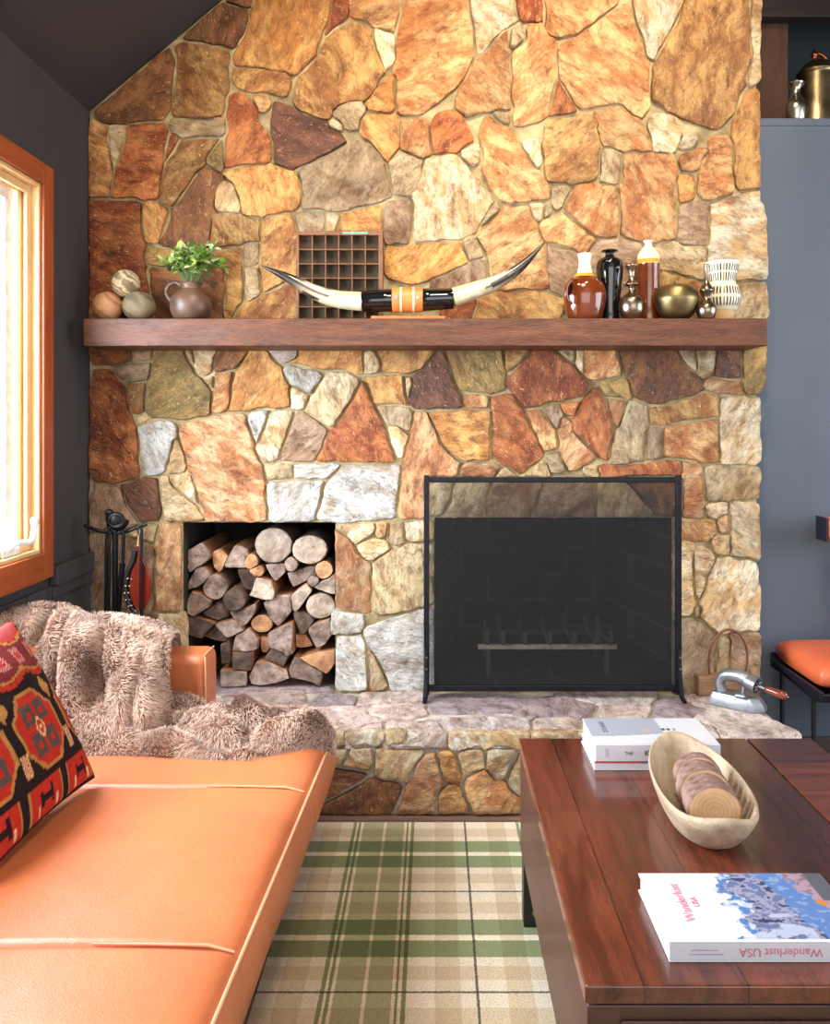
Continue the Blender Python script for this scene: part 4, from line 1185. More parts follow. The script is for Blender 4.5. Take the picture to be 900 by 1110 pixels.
for i in range(1, 6):
    z = iz0+(iz1-iz0)*i/6; m = MB(); m.box(ix0, ix1, Yt+.0012, Yt+fd-.0045, z-.0017, z+.0017); m.build('divider', M_TRAY, tray, smooth=False)
# mounted horns
Yh = 2.865; k = Yh/F
def HP(px, py, dy=0): return P(px, py, Yh+dy)
hm_ = thing('mounted_horns', 'long pair of black-tipped cattle horns mounted on a leather wrapped centre', 'horns', (P(457, 0, Yh).x, Yh, MT))
m = MB(); m.box(P(403, 0, Yh).x, P(483, 0, Yh).x, Yh-.035, Yh+.03, MT, MT+.012); m.build('stand', simple('stand_wood', (190, 110, 62), .45), hm_, bevel=.003)
M_HORN = attr_mat('polished_horn', .18, var=.2, vscale=26, coat=.3)
def horn(pts, rad, name):
    pts3 = curve_pts([HP(x, y, dy) for x, y, dy in pts], 10); n = len(pts3)
    rs = [interp(rad, i/(n-1))*k for i in range(n)]; cs = []
    for i in range(n):
        t = i/(n-1)
        c = (206, 186, 146) if t < .05 else None
        tab = [(0, (214, 196, 152)), (.25, (206, 188, 152)), (.45, (196, 178, 148)), (.6, (150, 132, 110)), (.7, (66, 58, 54)), (.8, (30, 29, 32)), (1, (16, 16, 18))]
        for (a, ca), (b, cb) in zip(tab, tab[1:]):
            if a <= t <= b: q = (t-a)/(b-a); c = tuple(x+(y-x)*q for x, y in zip(ca, cb)); break
        cs.append(c)
    m = MB(); m.tube(pts3, rs, 24, 0, [lin(c) for c in cs])
    # the dark streak along the underside of the horn
    for i in range(n):
        for q in range(24):
            t = i/(n-1); j = i*24+q; s = noise.noise(Vector((q*.55, t*3, 2)))
            if t > .3 and s > .75-t: m.c[j] = lin((54, 48, 46))
            elif t < .62 and s < -.25: m.c[j] = lin((232, 222, 196))
    return m.build(name, M_HORN, hm_, angle=180)
horn([(395, 327, 0), (364, 324, .004), (340, 316, .0), (312, 301, -.012), (283.5, 288, -.02)], [(0, 10.5), (.3, 9.4), (.6, 7), (.8, 4.3), (1, .6)], 'horn')
horn([(490, 323, 0), (517, 314, .004), (540, 305, .0), (566, 288, -.012), (591, 262.5, -.02)], [(0, 10.5), (.3, 9.2), (.6, 7), (.8, 4.2), (1, .6)], 'horn')
M_GB = simple('glossy_black', (14, 14, 16), .08, coat=.5)
def sleeve(name, x0, x1, y0, y1, r0, r1, mat, extra=0):
    m = MB(); a, b = HP(x0, y0), HP(x1, y1); d = (b-a)
    pts = [a, a+d*.04, a+d*.3, a+d*.7, b-d*.04, b]; rs = [r0*k*.96, r0*k, (r0*.7+r1*.3)*k, (r0*.3+r1*.7)*k, r1*k, r1*k*.96]
    m.tube(pts, rs, 32); return m.build(name, mat, hm_, angle=35)
sleeve('collar', 392.5, 426, 327, 325.5, 11.3, 12.4, M_GB); sleeve('collar', 458, 491.5, 325, 323.5, 12.4, 11.3, M_GB)
sleeve('leather_wrap', 425.5, 458.5, 325.2, 325, 13.4, 13.4, simple('saddle_leather', (206, 120, 58), .45))
for x in (434, 447.5): sleeve('cream_band', x, x+2.2, 325.1, 325.1, 13.8, 13.8, simple('cream_lacing', (236, 214, 168), .6))
for x in (430, 453):
    m = MB(); p = HP(x, 324.5); m.tube([(p.x, Yh-13.9*k, p.z), (p.x, Yh-13.2*k, p.z)], .006, 10); m.build('rivet', simple('steel_rivet', (170, 170, 175), .3, 1.0), hm_)
# ------------------------------------------------------------------ vases on the mantel (right side)
M_GLAZE = attr_mat('pottery_glaze', .12, var=.06, coat=.6); M_CREAM = simple('cream_glaze', (232, 220, 190), .25, coat=.3)
BRN = lin((104, 46, 18)); CRM = lin((232, 220, 190)); YEL = lin((214, 150, 60)); DRK = lin((60, 26, 12))
def Z_(py, Y): return P(0, py, Y).z-MT
Yj = 2.87; k = Yj/F
jc = (P(634, 0, Yj).x, Yj, MT)
jug = thing('brown_glazed_jug', 'round brown glazed jug with cream neck and ear handle, left of the black vase', 'jug', jc)
def zz(py): return Z_(py, Yj)
pr = smooth_prof([(.001, 0), (15*k, 0), (20*k, zz(338)), (23*k, zz(322)), (20.5*k, zz(309)), (13*k, zz(301)), (8.6*k, zz(296))])
lathe_obj('body', pr, jc, M_GLAZE, jug, col=[(BRN if z < zz(302) else (DRK if z < zz(300.5) else YEL)) for r, z in pr], sy=.8)
lathe_obj('neck', smooth_prof([(8.6*k, zz(297)), (6.6*k, zz(288)), (6.6*k, zz(283)), (7.6*k, zz(277)), (7.9*k, zz(275.5)), (6.6*k, zz(275.5)), (5.5*k, zz(280)), (.001, zz(281))]), jc, M_CREAM, jug)
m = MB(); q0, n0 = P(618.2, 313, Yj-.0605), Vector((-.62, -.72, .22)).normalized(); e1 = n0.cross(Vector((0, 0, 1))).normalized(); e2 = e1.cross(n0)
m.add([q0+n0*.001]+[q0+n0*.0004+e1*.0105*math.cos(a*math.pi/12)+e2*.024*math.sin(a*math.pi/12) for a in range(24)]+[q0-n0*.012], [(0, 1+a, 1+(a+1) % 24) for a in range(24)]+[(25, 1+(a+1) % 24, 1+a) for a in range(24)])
m.build('shade_disc', simple('handle_shade', (30, 12, 8), .2, coat=.3), jug)  # dark disc painted as the shade inside the handle loop
m = MB(); m.tube(curve_pts([P(626, 303, Yj-.03), P(620, 303, Yj-.062), P(614.5, 311, Yj-.074), P(614.5, 323, Yj-.072), P(620, 329, Yj-.055)], 8), 1.9*k, 10); m.build('handle', simple('brown_glaze', (110, 50, 20), .12, coat=.6), jug)
Yb = 2.925; k = Yb/F; bc = (P(661, 0, Yb).x, Yb, MT)
def zz(py): return Z_(py, Yb)
tag(lathe_obj('black_vase', smooth_prof([(.001, 0), (10*k, 0), (10.5*k, zz(335)), (12.5*k, zz(312)), (14.4*k, zz(294)), (13*k, zz(283)), (6*k, zz(278.5)), (4.4*k, zz(276)), (5.5*k, zz(274)), (8.6*k, zz(273)), (8.6*k, zz(271.5)), (3.6*k, zz(271.5)), (.001, zz(273))]), (0, 0, 0), M_GB), 'tall glossy black bottle vase behind the brown jug', 'vase').location = bc
M_PEW = simple('pewter', (150, 134, 116), .28, 1.0, .15, 14)
Yc = 2.855; k = Yc/F; cc = (P(685, 0, Yc).x, Yc, MT)
def zz(py): return Z_(py, Yc)
tag(lathe_obj('candlestick', smooth_prof([(.001, 0), (7*k, 0), (12.5*k, zz(340)), (14*k, zz(332)), (12*k, zz(324)), (5.5*k, zz(319)), (3.0*k, zz(315)), (4*k, zz(311)), (7.6*k, zz(308.5)), (4.4*k, zz(305)), (2.8*k, zz(300)), (3.6*k, zz(294)), (6.4*k, zz(289)), (6.6*k, zz(287.5)), (5.4*k, zz(288)), (2*k, zz(296)), (.001, zz(296))], 5), (0, 0, 0), M_PEW), 'pewter candlestick with round base and flared cup, before the tall bottle', 'candlestick').location = cc
Yl = 2.93; k = Yl/F; lc = (P(703, 0, Yl).x, Yl, MT)
def zz(py): return Z_(py, Yl)
bt = thing('tall_brown_bottle', 'tall brown glazed bottle with cream shoulder and small neck', 'bottle', lc)
pr = smooth_prof([(.001, 0), (12*k, 0), (12.4*k, zz(330)), (12.2*k, zz(300)), (12.2*k, zz(289)), (12.4*k, zz(286)), (12*k, zz(281)), (12.2*k, zz(280))])
lathe_obj('body', pr, lc, M_GLAZE, bt, col=[(BRN if z < zz(288) else (DRK if z < zz(287) else YEL)) for r, z in pr])
lathe_obj('neck', smooth_prof([(12.1*k, zz(283)), (11.6*k, zz(277)), (8*k, zz(271)), (4.4*k, zz(267)), (4*k, zz(264)), (5.4*k, zz(262)), (5.2*k, zz(261)), (3.6*k, zz(261.5)), (.001, zz(263))]), lc, M_CREAM, bt)
M_BRASS = simple('aged_brass', (132, 116, 80), .40, 1.0, .12, 18)
Yr = 2.86; k = Yr/F; rc = (P(733.5, 0, Yr).x, Yr, MT)
def zz(py): return Z_(py, Yr)
bv = thing('brass_round_vase', 'squat round brass vase with tiny top right of the tall bottle', 'vase', rc)
lathe_obj('body', smooth_prof([(.001, 0), (10*k, 0), (18*k, zz(341)), (23*k, zz(329)), (23.3*k, zz(322)), (19*k, zz(312.5)), (10*k, zz(308.5)), (.001, zz(307.5))]), rc, M_BRASS, bv)
lathe_obj('finial', smooth_prof([(3*k, zz(308.6)), (2.2*k, zz(307)), (2.2*k, zz(306)), (.001, zz(305))]), rc, M_BRASS, bv, n=16)
Ys = 2.825; k = Ys/F; sc_ = (P(766, 0, Ys).x, Ys, MT)
def zz(py): return Z_(py, Ys)
tag(lathe_obj('candlestick', smooth_prof([(.001, 0), (7*k, 0), (10.5*k, zz(339)), (10*k, zz(332)), (6*k, zz(327)), (3.6*k, zz(323)), (5.2*k, zz(319)), (7.6*k, zz(315)), (6*k, zz(311)), (2.6*k, zz(306)), (1.7*k, zz(300)), (1.8*k, zz(292)), (2.8*k, zz(287)), (1.2*k, zz(287)), (.001, zz(290))], 5), (0, 0, 0), M_PEW), 'slim pewter candlestick with thin neck, before the striped cup', 'candlestick').location = sc_
Yw = 2.915; k = Yw/F; wc = (P(783, 0, Yw).x, Yw, MT)
def zz(py): return Z_(py, Yw)
def dashes(z, w):
    py = CY-(z+MT-EYE)*F/Yw
    for a, b in ((288.5, 296), (298, 306), (312.5, 321), (324, 333)):
        if a < py < b and ((w/(2*math.pi)*34) % 1) < .42: return lin((44, 36, 32))
    return lin((228, 218, 194)) if py < 337 else lin((206, 170, 122))
pr = smooth_prof([(.001, 0), (10*k, 0), (15*k, zz(337)), (18.6*k, zz(330)), (19.2*k, zz(322)), (17.5*k, zz(313)), (14*k, zz(307.5)), (15*k, zz(301)), (18.2*k, zz(286.5)), (17*k, zz(286.5)), (13.4*k, zz(302)), (.001, zz(306))], 9)
m = MB(); pr2 = []
for (a, b), (c, d) in zip(pr, pr[1:]):
    for q in range(2): pr2.append((a+(c-a)*q/2, b+(d-b)*q/2))
m.lathe(pr2, (0, 0, 0), 204, 0, dashes); o = m.build('striped_cup', attr_mat('matte_dash_glaze', .35, var=.05), angle=60); o.location = wc; tag(o, 'white waisted cup vase with rows of black dashes at the mantel right end', 'vase')
# ------------------------------------------------------------------ silver vase and kettle on the ledge
Yv = 3.255; k = Yv/F; LT = LZ+.0005; vc = (P(863, 0, Yv).x, Yv, LT)
def zz(py): return (133.6-py)*k
tag(lathe_obj('silver_vase', smooth_prof([(.001, 0), (8*k, 0), (11.5*k, zz(121)), (11*k, zz(114)), (7*k, zz(107)), (4.6*k, zz(102)), (5.4*k, zz(96)), (8.4*k, zz(91.5)), (8.4*k, zz(90.5)), (6*k, zz(91)), (3.5*k, zz(98)), (.001, zz(98))]), (0, 0, 0), simple('aged_silver', (196, 188, 172), .25, 1.0, .2, 20)), 'small silver baluster vase on the ledge left of the kettle', 'vase').location = vc
Yk = 3.40; k = Yk/F; kx = P(886, 0, Yk).x; kc = (kx, Yk, LT)
M_KET = simple('old_copper_brass', (134, 118, 88), .36, 1.0, .25, 12); M_COP = simple('copper_handle', (186, 104, 62), .35, 1.0)
ket = thing('copper_kettle', 'dull brass coffee kettle with domed lid on the ledge', 'kettle', kc)
def zz(py): return (147.6-py)*k
lathe_obj('body', smooth_prof([(.001, 0), (19*k, 0), (19.5*k, zz(115)), (20*k, zz(95)), (20*k, zz(84)), (19.5*k, zz(81)), (.001, zz(81))], 4), kc, M_KET, ket, angle=30)
lathe_obj('lid', smooth_prof([(21*k, zz(81.5)), (21*k, zz(79.5)), (18*k, zz(75)), (12*k, zz(69)), (5*k, zz(66)), (2.6*k, zz(65)), (.001, zz(65))]), kc, M_KET, ket)
lathe_obj('knob', smooth_prof([(2*k, zz(66)), (1.6*k, zz(63)), (3.4*k, zz(60)), (2.2*k, zz(57)), (1.4*k, zz(55)), (.001, zz(53))]), (kx-3*k, Yk, LT), M_COP, ket, n=20)
m = MB(); m.tube(curve_pts([(kx+1*k, Yk, LT+zz(58)), (kx+8*k, Yk, LT+zz(62)), (kx+18*k, Yk, LT+zz(76)), (kx+32*k, Yk, LT+zz(86)), (kx+33*k, Yk, LT+zz(108)), (kx+20*k, Yk, LT+zz(118))], 8), 2.2*k, 10); m.build('handle', M_COP, ket)
# ------------------------------------------------------------------ firewood
def log_mats():
    e = ring_mat('log_end_grain', (104, 90, 84), (164, 146, 134), 26)
    out = []
    for nm, a, b in (('pale', (146, 130, 118), (206, 190, 174)), ('grey', (84, 70, 66), (188, 166, 154)), ('dark', (66, 54, 50), (124, 104, 94)), ('tan', (168, 118, 84), (216, 170, 130))):
        t = NT('log_end_'+nm); oi = t.n('ShaderNodeObjectInfo'); v0 = t.coord('Object'); ad = t.n('ShaderNodeVectorMath', _operation='ADD'); t.l(v0, ad.inputs[0]); t.l(t.math('MULTIPLY', oi.outputs['Random'], 30), ad.inputs[1])
        v = ad.outputs[0]
        w = t.n('ShaderNodeTexWave', _wave_type='RINGS', _rings_direction='Y', Scale=34, Distortion=2.5, Detail=2.0); t.l(v0, w.inputs['Vector'])
        n = t.noise(v, 30, 5, .65); n2 = t.noise(v, 9, 3)
        c = t.ramp(n, [(.3, lin(a)), (.68, lin(b))]); c = t.mix(.10, c, t.ramp(w.outputs[0], [(.2, lin(a)), (.8, lin(b))]))
        c = t.mix(1.0, c, t.ramp(n2, [(.35, (.55, .50, .47, 1)), (.6, (1.05, 1.03, 1, 1))]), 'MULTIPLY')
        t.col(c); t.bump(n, 1.0, .014); out.append(t.set(.85, spec=.2))
    return out
L_END = dict(zip(('pale', 'grey', 'dark', 'tan'), log_mats()))
L_BARK = wood('log_bark', (56, 40, 32), (126, 92, 70), .9, 14, (1, .25, 1), 1.0, rnd=True, fine=50)
L_SPLIT = wood('log_split_face', (104, 66, 44), (176, 116, 74), .85, 10, (1, .12, 1), .7, rnd=True)
def E(cx, cy, rx, ry): return [(cx+rx*math.cos(a*math.pi/8), cy+ry*math.sin(a*math.pi/8)) for a in range(16)]
LOGS = [
 ('p', E(518, 190, 88, 82), 'pale', 'large round log with big pale cut end at the top middle of the woodpile', .02, 'bark'),
 ('p', E(697, 212, 86, 66), 'pale', 'oval bark rimmed log with pale cut end at top right of the woodpile', .015, 'bark'),
 ('q', [(85, 228), (165, 180), (212, 238), (185, 265), (105, 320)], 'grey', 'quarter split log at top left of the woodpile', .02, 'split'),
 ('q', [(203, 235), (250, 218), (280, 250), (243, 332), (220, 300), (212, 262)], 'tan', 'reddish brown bark strip wedged right of the top left split log', .05, 'split'),
 ('q', [(277, 288), (330, 192), (385, 216), (398, 236), (372, 262), (376, 300), (282, 296)], 'grey', 'wide quarter split log at the top, left of the large round log', .03, 'split'),
 ('p', E(412, 266, 32, 34), 'tan', 'thin round stick with bright end, upper one of two below the large round log', .0, 'bark'),
 ('p', E(440, 314, 29, 25), 'tan', 'thin round stick with bright end, lower one of two below the large round log', .005, 'bark'),
 ('q', [(88, 408), (142, 300), (175, 305), (213, 345), (140, 390)], 'grey', 'triangular wedge log against the left side under the top left log', .025, 'split'),
 ('p', E(232, 396, 56, 60), 'grey', 'round grey log with brown bark side in the left half of the pile', .02, 'bark'),
 ('p', E(330, 455, 53, 52), 'dark', 'round log with dark grey ringed end left of the pile centre', .0, 'bark'),
 ('q', [(482, 290), (574, 284), (570, 322), (525, 364)], 'grey', 'small wedge log directly under the large round log', .03, 'split'),
 ('p', E(605, 282, 29, 31), 'grey', 'thin grey round stick between the two big top logs', .015, 'bark'),
 ('q', [(588, 332), (640, 318), (718, 300), (726, 338), (612, 394)], 'grey', 'flat split plank log beneath the oval top right log', .04, 'split'),
 ('p', E(767, 310, 42, 42), 'tan', 'small round log with pinkish tan end against the right side', .01, 'bark'),
 ('q', [(722, 396), (824, 328), (826, 428)], 'pale', 'pale triangular log against the right side below the pinkish one', .015, 'split'),
 ('p', E(712, 362, 27, 28), 'grey', 'thin round grey stick beside the pale triangular log', .02, 'bark'),
 ('q', [(605, 442), (688, 374), (704, 408), (666, 462), (626, 515)], 'pale', 'pale upright wedge log right of centre', .01, 'split'),
 ('p', E(750, 488, 70, 60), 'pale', 'rough oval log with frayed whitish end near the right side', .02, 'bark'),
 ('q', [(410, 430), (440, 346), (508, 366), (524, 410), (520, 456)], 'pale', 'quarter log with pinkish pale face in the middle of the pile', .0, 'split'),
 ('q', [(340, 318), (425, 320), (428, 350), (405, 418), (370, 400)], 'dark', 'dark thin wedge log left of the pinkish middle quarter', .04, 'split'),
 ('q', [(475, 474), (530, 440), (600, 440), (606, 510), (540, 588), (505, 545)], 'grey', 'grey wedge log below the pinkish middle quarter', .02, 'split'),
 ('q', [(96, 470), (120, 420), (165, 435), (210, 462), (200, 490), (126, 532), (100, 520)], 'grey', 'rounded quarter log third from the top along the left side', .01, 'split'),
 ('q', [(166, 526), (205, 505), (235, 480), (290, 505), (284, 545), (240, 560)], 'dark', 'dark wedge log under the round grey log, left half', .04, 'split'),
 ('q', [(308, 518), (375, 505), (432, 480), (415, 530), (385, 572), (352, 592)], 'grey', 'pointed wedge log under the dark ringed round log', .02, 'split'),
 ('q', [(230, 578), (340, 556), (372, 602), (290, 640)], 'grey', 'low flat wedge log left of centre above the square blocks', .01, 'split'),
 ('q', [(92, 545), (150, 552), (226, 576), (165, 640), (98, 622)], 'dark', 'wide wedge log lowest visible along the left side', .015, 'split'),
 ('q', [(178, 640), (230, 592), (288, 645), (290, 668), (240, 662)], 'dark', 'dark wedge log just above the sofa arm', .04, 'split'),
 ('p', E(460, 578, 50, 38), 'tan', 'frayed stub log with golden splintered end at the pile centre', .03, 'bark'),
 ('q', [(612, 520), (700, 535), (712, 560), (690, 602), (652, 636)], 'dark', 'bluish dark wedge log beneath the frayed whitish log', .03, 'split'),
 ('q', [(690, 595), (740, 570), (796, 552), (806, 620), (772, 668), (732, 690)], 'grey', 'grey quarter log low on the right with curved underside', .01, 'split'),
 ('q', [(487, 680), (500, 622), (560, 590), (612, 570), (616, 708), (592, 724), (522, 690)], 'grey', 'large grey quarter log in the lower middle', .0, 'split'),
 ('q', [(482, 736), (518, 698), (588, 730), (566, 784)], 'dark', 'small dark block under the large lower middle quarter log', .01, 'split'),
 ('q', [(622, 640), (668, 640), (702, 690), (660, 697), (622, 698)], 'tan', 'brown split piece right of the large lower middle quarter log', .05, 'split'),
 ('q', [(325, 702), (342, 630), (402, 602), (445, 652), (440, 690), (390, 706)], 'grey', 'rounded quarter log sitting on the square block', .005, 'split'),
 ('q', [(325, 716), (416, 710), (410, 794), (326, 794)], 'dark', 'square cut block log in the lower left', .0, 'split'),
 ('q', [(262, 682), (300, 662), (305, 760), (268, 770)], 'dark', 'narrow upright log right of the sofa arm', .02, 'split'),
 ('q', [(268, 802), (390, 805), (385, 868), (330, 874), (268, 872)], 'grey', 'flat rectangular log at the bottom left beside the sofa arm', .0, 'split'),
 ('q', [(408, 832), (440, 762), (500, 757), (580, 800), (596, 832), (540, 852), (450, 868), (418, 862)], 'grey', 'big half round log at the bottom middle', -.0, 'split'),
 ('q', [(604, 792), (625, 737), (700, 776), (762, 812), (750, 880), (716, 852), (660, 836), (610, 830)], 'grey', 'rough splintered grey log at the bottom right', .005, 'split'),
 ('q', [(660, 737), (750, 712), (830, 702), (835, 745), (782, 810), (720, 778)], 'tan', 'flat orange brown wedge log at the lower right corner', .0, 'split'),
 ('q', [(452, 652), (484, 652), (492, 690), (478, 722), (462, 718)], 'tan', 'narrow brown split piece between rounded quarter and large quarter log', .04, 'split'),
]
LOGP = grow([[tuple((P(180+x/4.5, 550+y/4.5, WALL+.02).x, P(180+x/4.5, 550+y/4.5, WALL+.02).z)) for x, y in q[1]] for q in LOGS], [((NX0+.003, HZ), (NX0+.003, NZ)), ((NX1-.003, HZ), (NX1-.003, NZ)), ((NX0, NZ-.004), (NX1, NZ-.004)), ((-1, HZ+.001), (1, HZ+.001))], .005, .003, .012)
for (kind, poly_, endc, label, off, side), poly in zip(LOGS, LOGP):
    Yf = WALL+.022+off
    # keep the traced outline where the niche front plane has it, scaled to the log's own depth
    pts = [Vector((p.x, p.y)) for p in poly]
    pts = [Vector((min(NX1-.004, max(NX0+.004, p.x)), max(HZ+.001, p.y))) for p in pts]
    c = sum(pts, Vector((0, 0)))/len(pts); seed = random.random()*50
    o2 = []
    for i in range(len(pts)):
        a, b = pts[i], pts[(i+1) % len(pts)]; nk = max(1, int((b-a).length/.012))
        for j in range(nk): o2.append(a.lerp(b, j/nk))
    for it in range(1 if side == 'bark' else 0):
        o2 = [o2[i]*.7+(o2[i-1]+o2[(i+1) % len(o2)])*.15 for i in range(len(o2))]
    o2 = [c+(p-c)*(.985+.03*noise.noise(Vector((p.x*40, p.y*40, seed)))) for p in o2]
    n = len(o2); D = min(.35, .405-off); m = MB(); vs, fs, mi = [], [], []
    tx, tz = random.uniform(-.10, .10), random.uniform(-.05, .05)
    secs = [(0, .0, .2), (0, .0, .6), (0, .0, .93), (.004, 0, 1.0), (.03, 0, 1.0), (.1, 0, 1), (.2, 0, 1), (D-.004, 0, 1), (D, 0, .95), (D, 0, .05)]
    for kx_, (dy, _, sc) in enumerate(secs):
        for p in o2:
            q = c+(p-c)*sc; w = 1+.03*noise.noise(Vector((p.x*30, dy*14, p.y*30+seed)))*(1 if sc == 1 else 0)
            q = c+(q-c)*w*(.995 if sc == 1 else 1)
            fy = .006*fbm((q.x*30, q.y*30, seed)) if kx_ < 4 else 0
            slope = (q.x-c.x)*tx+(q.y-c.y)*tz if kx_ < 7 else 0
            vs.append((min(NX1-.001, max(NX0+.001, q.x))-c.x, dy+fy+slope, max(HZ+.0006, q.y)-c.y))
    for s in range(len(secs)-1):
        for i in range(n):
            fs.append((s*n+i, s*n+(i+1) % n, (s+1)*n+(i+1) % n, (s+1)*n+i)); mi.append(0 if s < 3 else 1)
    fs.append(tuple(range(n-1, -1, -1))); mi.append(0); fs.append(tuple((len(secs)-1)*n+i for i in range(n))); mi.append(0)
    m.add(vs, fs); m.mi = mi
    o = m.build('firewood_log', [L_END[endc], L_BARK if side == 'bark' else L_SPLIT], angle=40)
    o.location = (c.x, Yf, c.y)
    tag(o, label, 'firewood log', 'stacked firewood logs in the niche')
# ------------------------------------------------------------------ fire screen
YS = 2.905
sx0, sx1 = P(459.5, 0, YS).x, P(738.5, 0, YS).x; sz0, sz1 = P(0, 749, YS).z, P(0, 517, YS).z
scr = thing('fire_screen', 'black framed mesh fire screen standing before the fireplace opening', 'fire screen', ((sx0+sx1)/2, YS, HZ))
M_IRON = simple('wrought_iron', (26, 28, 34), .45, .6, .15, 40, .1)
bw = .0195
m = MB(); m.box(sx0, sx0+bw, YS-.011, YS+.011, sz0-.012, sz1+.006); m.box(sx1-bw, sx1, YS-.011, YS+.011, sz0-.012, sz1+.006)
m.box(sx0+bw, sx1-bw, YS-.009, YS+.009, sz1-bw, sz1); m.box(sx0+bw, sx1-bw, YS-.009, YS+.009, sz0, sz0+bw*1.1); m.build('frame', M_IRON, scr, bevel=.003)
def mesh_mat():
    t = NT('woven_screen_mesh'); t.col(lin((30, 29, 31))); t.set(.7, .2)
    v = t.coord('Object'); sp = t.n('ShaderNodeSeparateXYZ'); t.l(v, sp.inputs[0])
    def bars(s): return t.math('LESS_THAN', t.math('FRACT', t.math('MULTIPLY', s, 460.0)), .22)
    a = t.math('MAXIMUM', bars(sp.outputs[0]), bars(sp.outputs[2])); t.l(a, t.b.inputs['Alpha'])
    return t.m
m = MB(); m.box(sx0+bw*.6, sx1-bw*.6, YS-.0008, YS+.0008, sz0+bw*.6, sz1-bw*.6); m.build('mesh_panel', mesh_mat(), scr, smooth=False)
for xx, sg in ((sx0+bw/2, -1), (sx1-bw/2, 1)):
    m = MB(); m.tube([(xx, YS-.014, sz0+.155), (xx, YS-.016, sz0+.06), (xx+sg*.004, YS-.030, HZ+.014), (xx+sg*.006, YS-.055, HZ+.0065)], [.0075, .009, .009, .008], 8)
    m.tube([(xx, YS+.014, sz0+.10), (xx, YS+.016, sz0+.04), (xx+sg*.002, YS+.035, HZ+.012), (xx+sg*.002, YS+.06, HZ+.006)], [.006, .007, .007, .006], 8)
    ft = m.build('foot', M_IRON, scr)
    for zz_ in (sz0+.125, sz0+.085):
        m = MB(); m.tube([(xx, YS-.027, zz_), (xx, YS-.018, zz_)], .004, 8); m.build('rivet', simple('bright_rivet', (150, 150, 160), .3, 1.0), ft)
# grate
YG = 3.19
g = thing('fireplace_grate', 'dark iron log grate inside the fireplace behind the screen', 'grate', (P(593, 0, YG).x, YG, HZ))
M_ASH = simple('ashy_iron', (74, 68, 64), .8, 0, .2, 30, .2)
gx0, gx1 = P(518, 0, YG).x, P(669, 0, YG).x; gz = P(0, 700, YG).z
m = MB(); m.box(gx0, gx1, YG-.010, YG+.010, gz-.012, gz+.006); m.build('front_bar', simple('pale_ash_bar', (196, 184, 170), .8, 0, .15, 30), g, bevel=.003)
m = MB(); m.box(gx0+.02, gx1-.02, YG+.22, YG+.24, gz-.012, gz+.006); m.build('rear_bar', M_ASH, g, bevel=.003)
for i, px_ in enumerate((528, 545, 569, 596, 622, 647, 661)):
    x = P(px_, 0, YG).x; m = MB(); m.tube(curve_pts([(x, YG-.03, gz+.052), (x, YG-.025, gz+.02), (x, YG+.02, gz+.013), (x, YG+.20, gz+.013), (x+.006, YG+.27, gz+.05)], 6), .0085, 8)
    m.lathe([(.003, 0), (.011, .004), (.011, .012), (.003, .018)], (x, YG-.03, gz+.047), 10); m.build('grate_bar', M_ASH, g)
for x in (gx0+.04, gx1-.04):
    for y in (YG, YG+.23):
        m = MB(); m.box(x-.008, x+.008, y-.008, y+.008, HZ, gz-.012); m.build('leg', M_ASH, g, bevel=.002)
# ------------------------------------------------------------------ fireplace tools
YT = 2.84
def TP(px, py, dy=0): return P(px, py, YT+dy)
def T6(x, y, dy=0): return P(80+x/7.4, 540+y/7.4, YT+dy)
M_BI = simple('black_iron', (20, 20, 23), .4, .5, .15, 40, .1)
pcx = T6(332, 0).x
ts = thing('fireplace_tool_stand', 'black iron fireplace tool stand with scrolled top left of the woodpile', 'tool stand', (pcx, YT, HZ))
m = MB(); m.lathe([(.001, 0), (.10, 0), (.105, .008), (.09, .018), (.02, .028), (.012, .04), (.001, .04)], (pcx, YT, HZ), 32); m.build('base', M_BI, ts)
m = MB(); m.tube([(pcx, YT, HZ+.03), (pcx, YT, T6(0, 225).z)], .0105, 12); m.build('post', M_BI, ts)
m = MB(); m.tube(curve_pts([T6(85, 218), T6(150, 245), T6(245, 270), T6(340, 278), T6(430, 265), T6(520, 232), T6(590, 205)], 6), [.0065]*37, 10); m.build('crossbar', M_BI, ts)
m = MB()
m.tube(curve_pts([T6(335, 270), T6(300, 210), T6(285, 150), T6(300, 118), T6(275, 112), T6(252, 120)], 6), [.016]*8+[.013]*8+[.010]*8+[.008]*7, 12)
sp_ = [T6(345+70*math.cos(a)*(1-a/16), 175+62*math.sin(a)*(1-a/16), -.012) for a in [i*.35 for i in range(30)]]
m.tube(sp_, [.014-.0003*i for i in range(30)], 10); m.lathe([(.001, -.03), (.022, -.02), (.03, 0), (.024, .018), (.001, .03)], T6(340, 180), 20); m.build('scroll_finial', M_BI, ts)
def hook(x, y0, y1, name, r, dy, lab, extra=None):
    base = T6(x, y1, dy); o = thing(name, lab, 'fireplace tool', (base.x, base.y, HZ+.05))
    m = MB(); lp = [T6(x, y0+34, dy)]+[T6(x+13*math.sin(a), y0+13-16*math.cos(a), dy) for a in [math.pi+.3+i*.55 for i in range(10)]]
    m.tube(curve_pts(lp, 3), r*.8, 8); m.build('hanging_loop', M_BI, o)
    m = MB(); m.tube([T6(x, y0+32, dy), T6(x-4, (y0+y1)/2, dy), T6(x-8, y1, dy)], [r, r*1.1, r], 10); m.build('shaft', M_BI, o)
    return o
def zat(x, z, dy=0): return Vector((T6(x, 0, dy).x, YT+dy, z))
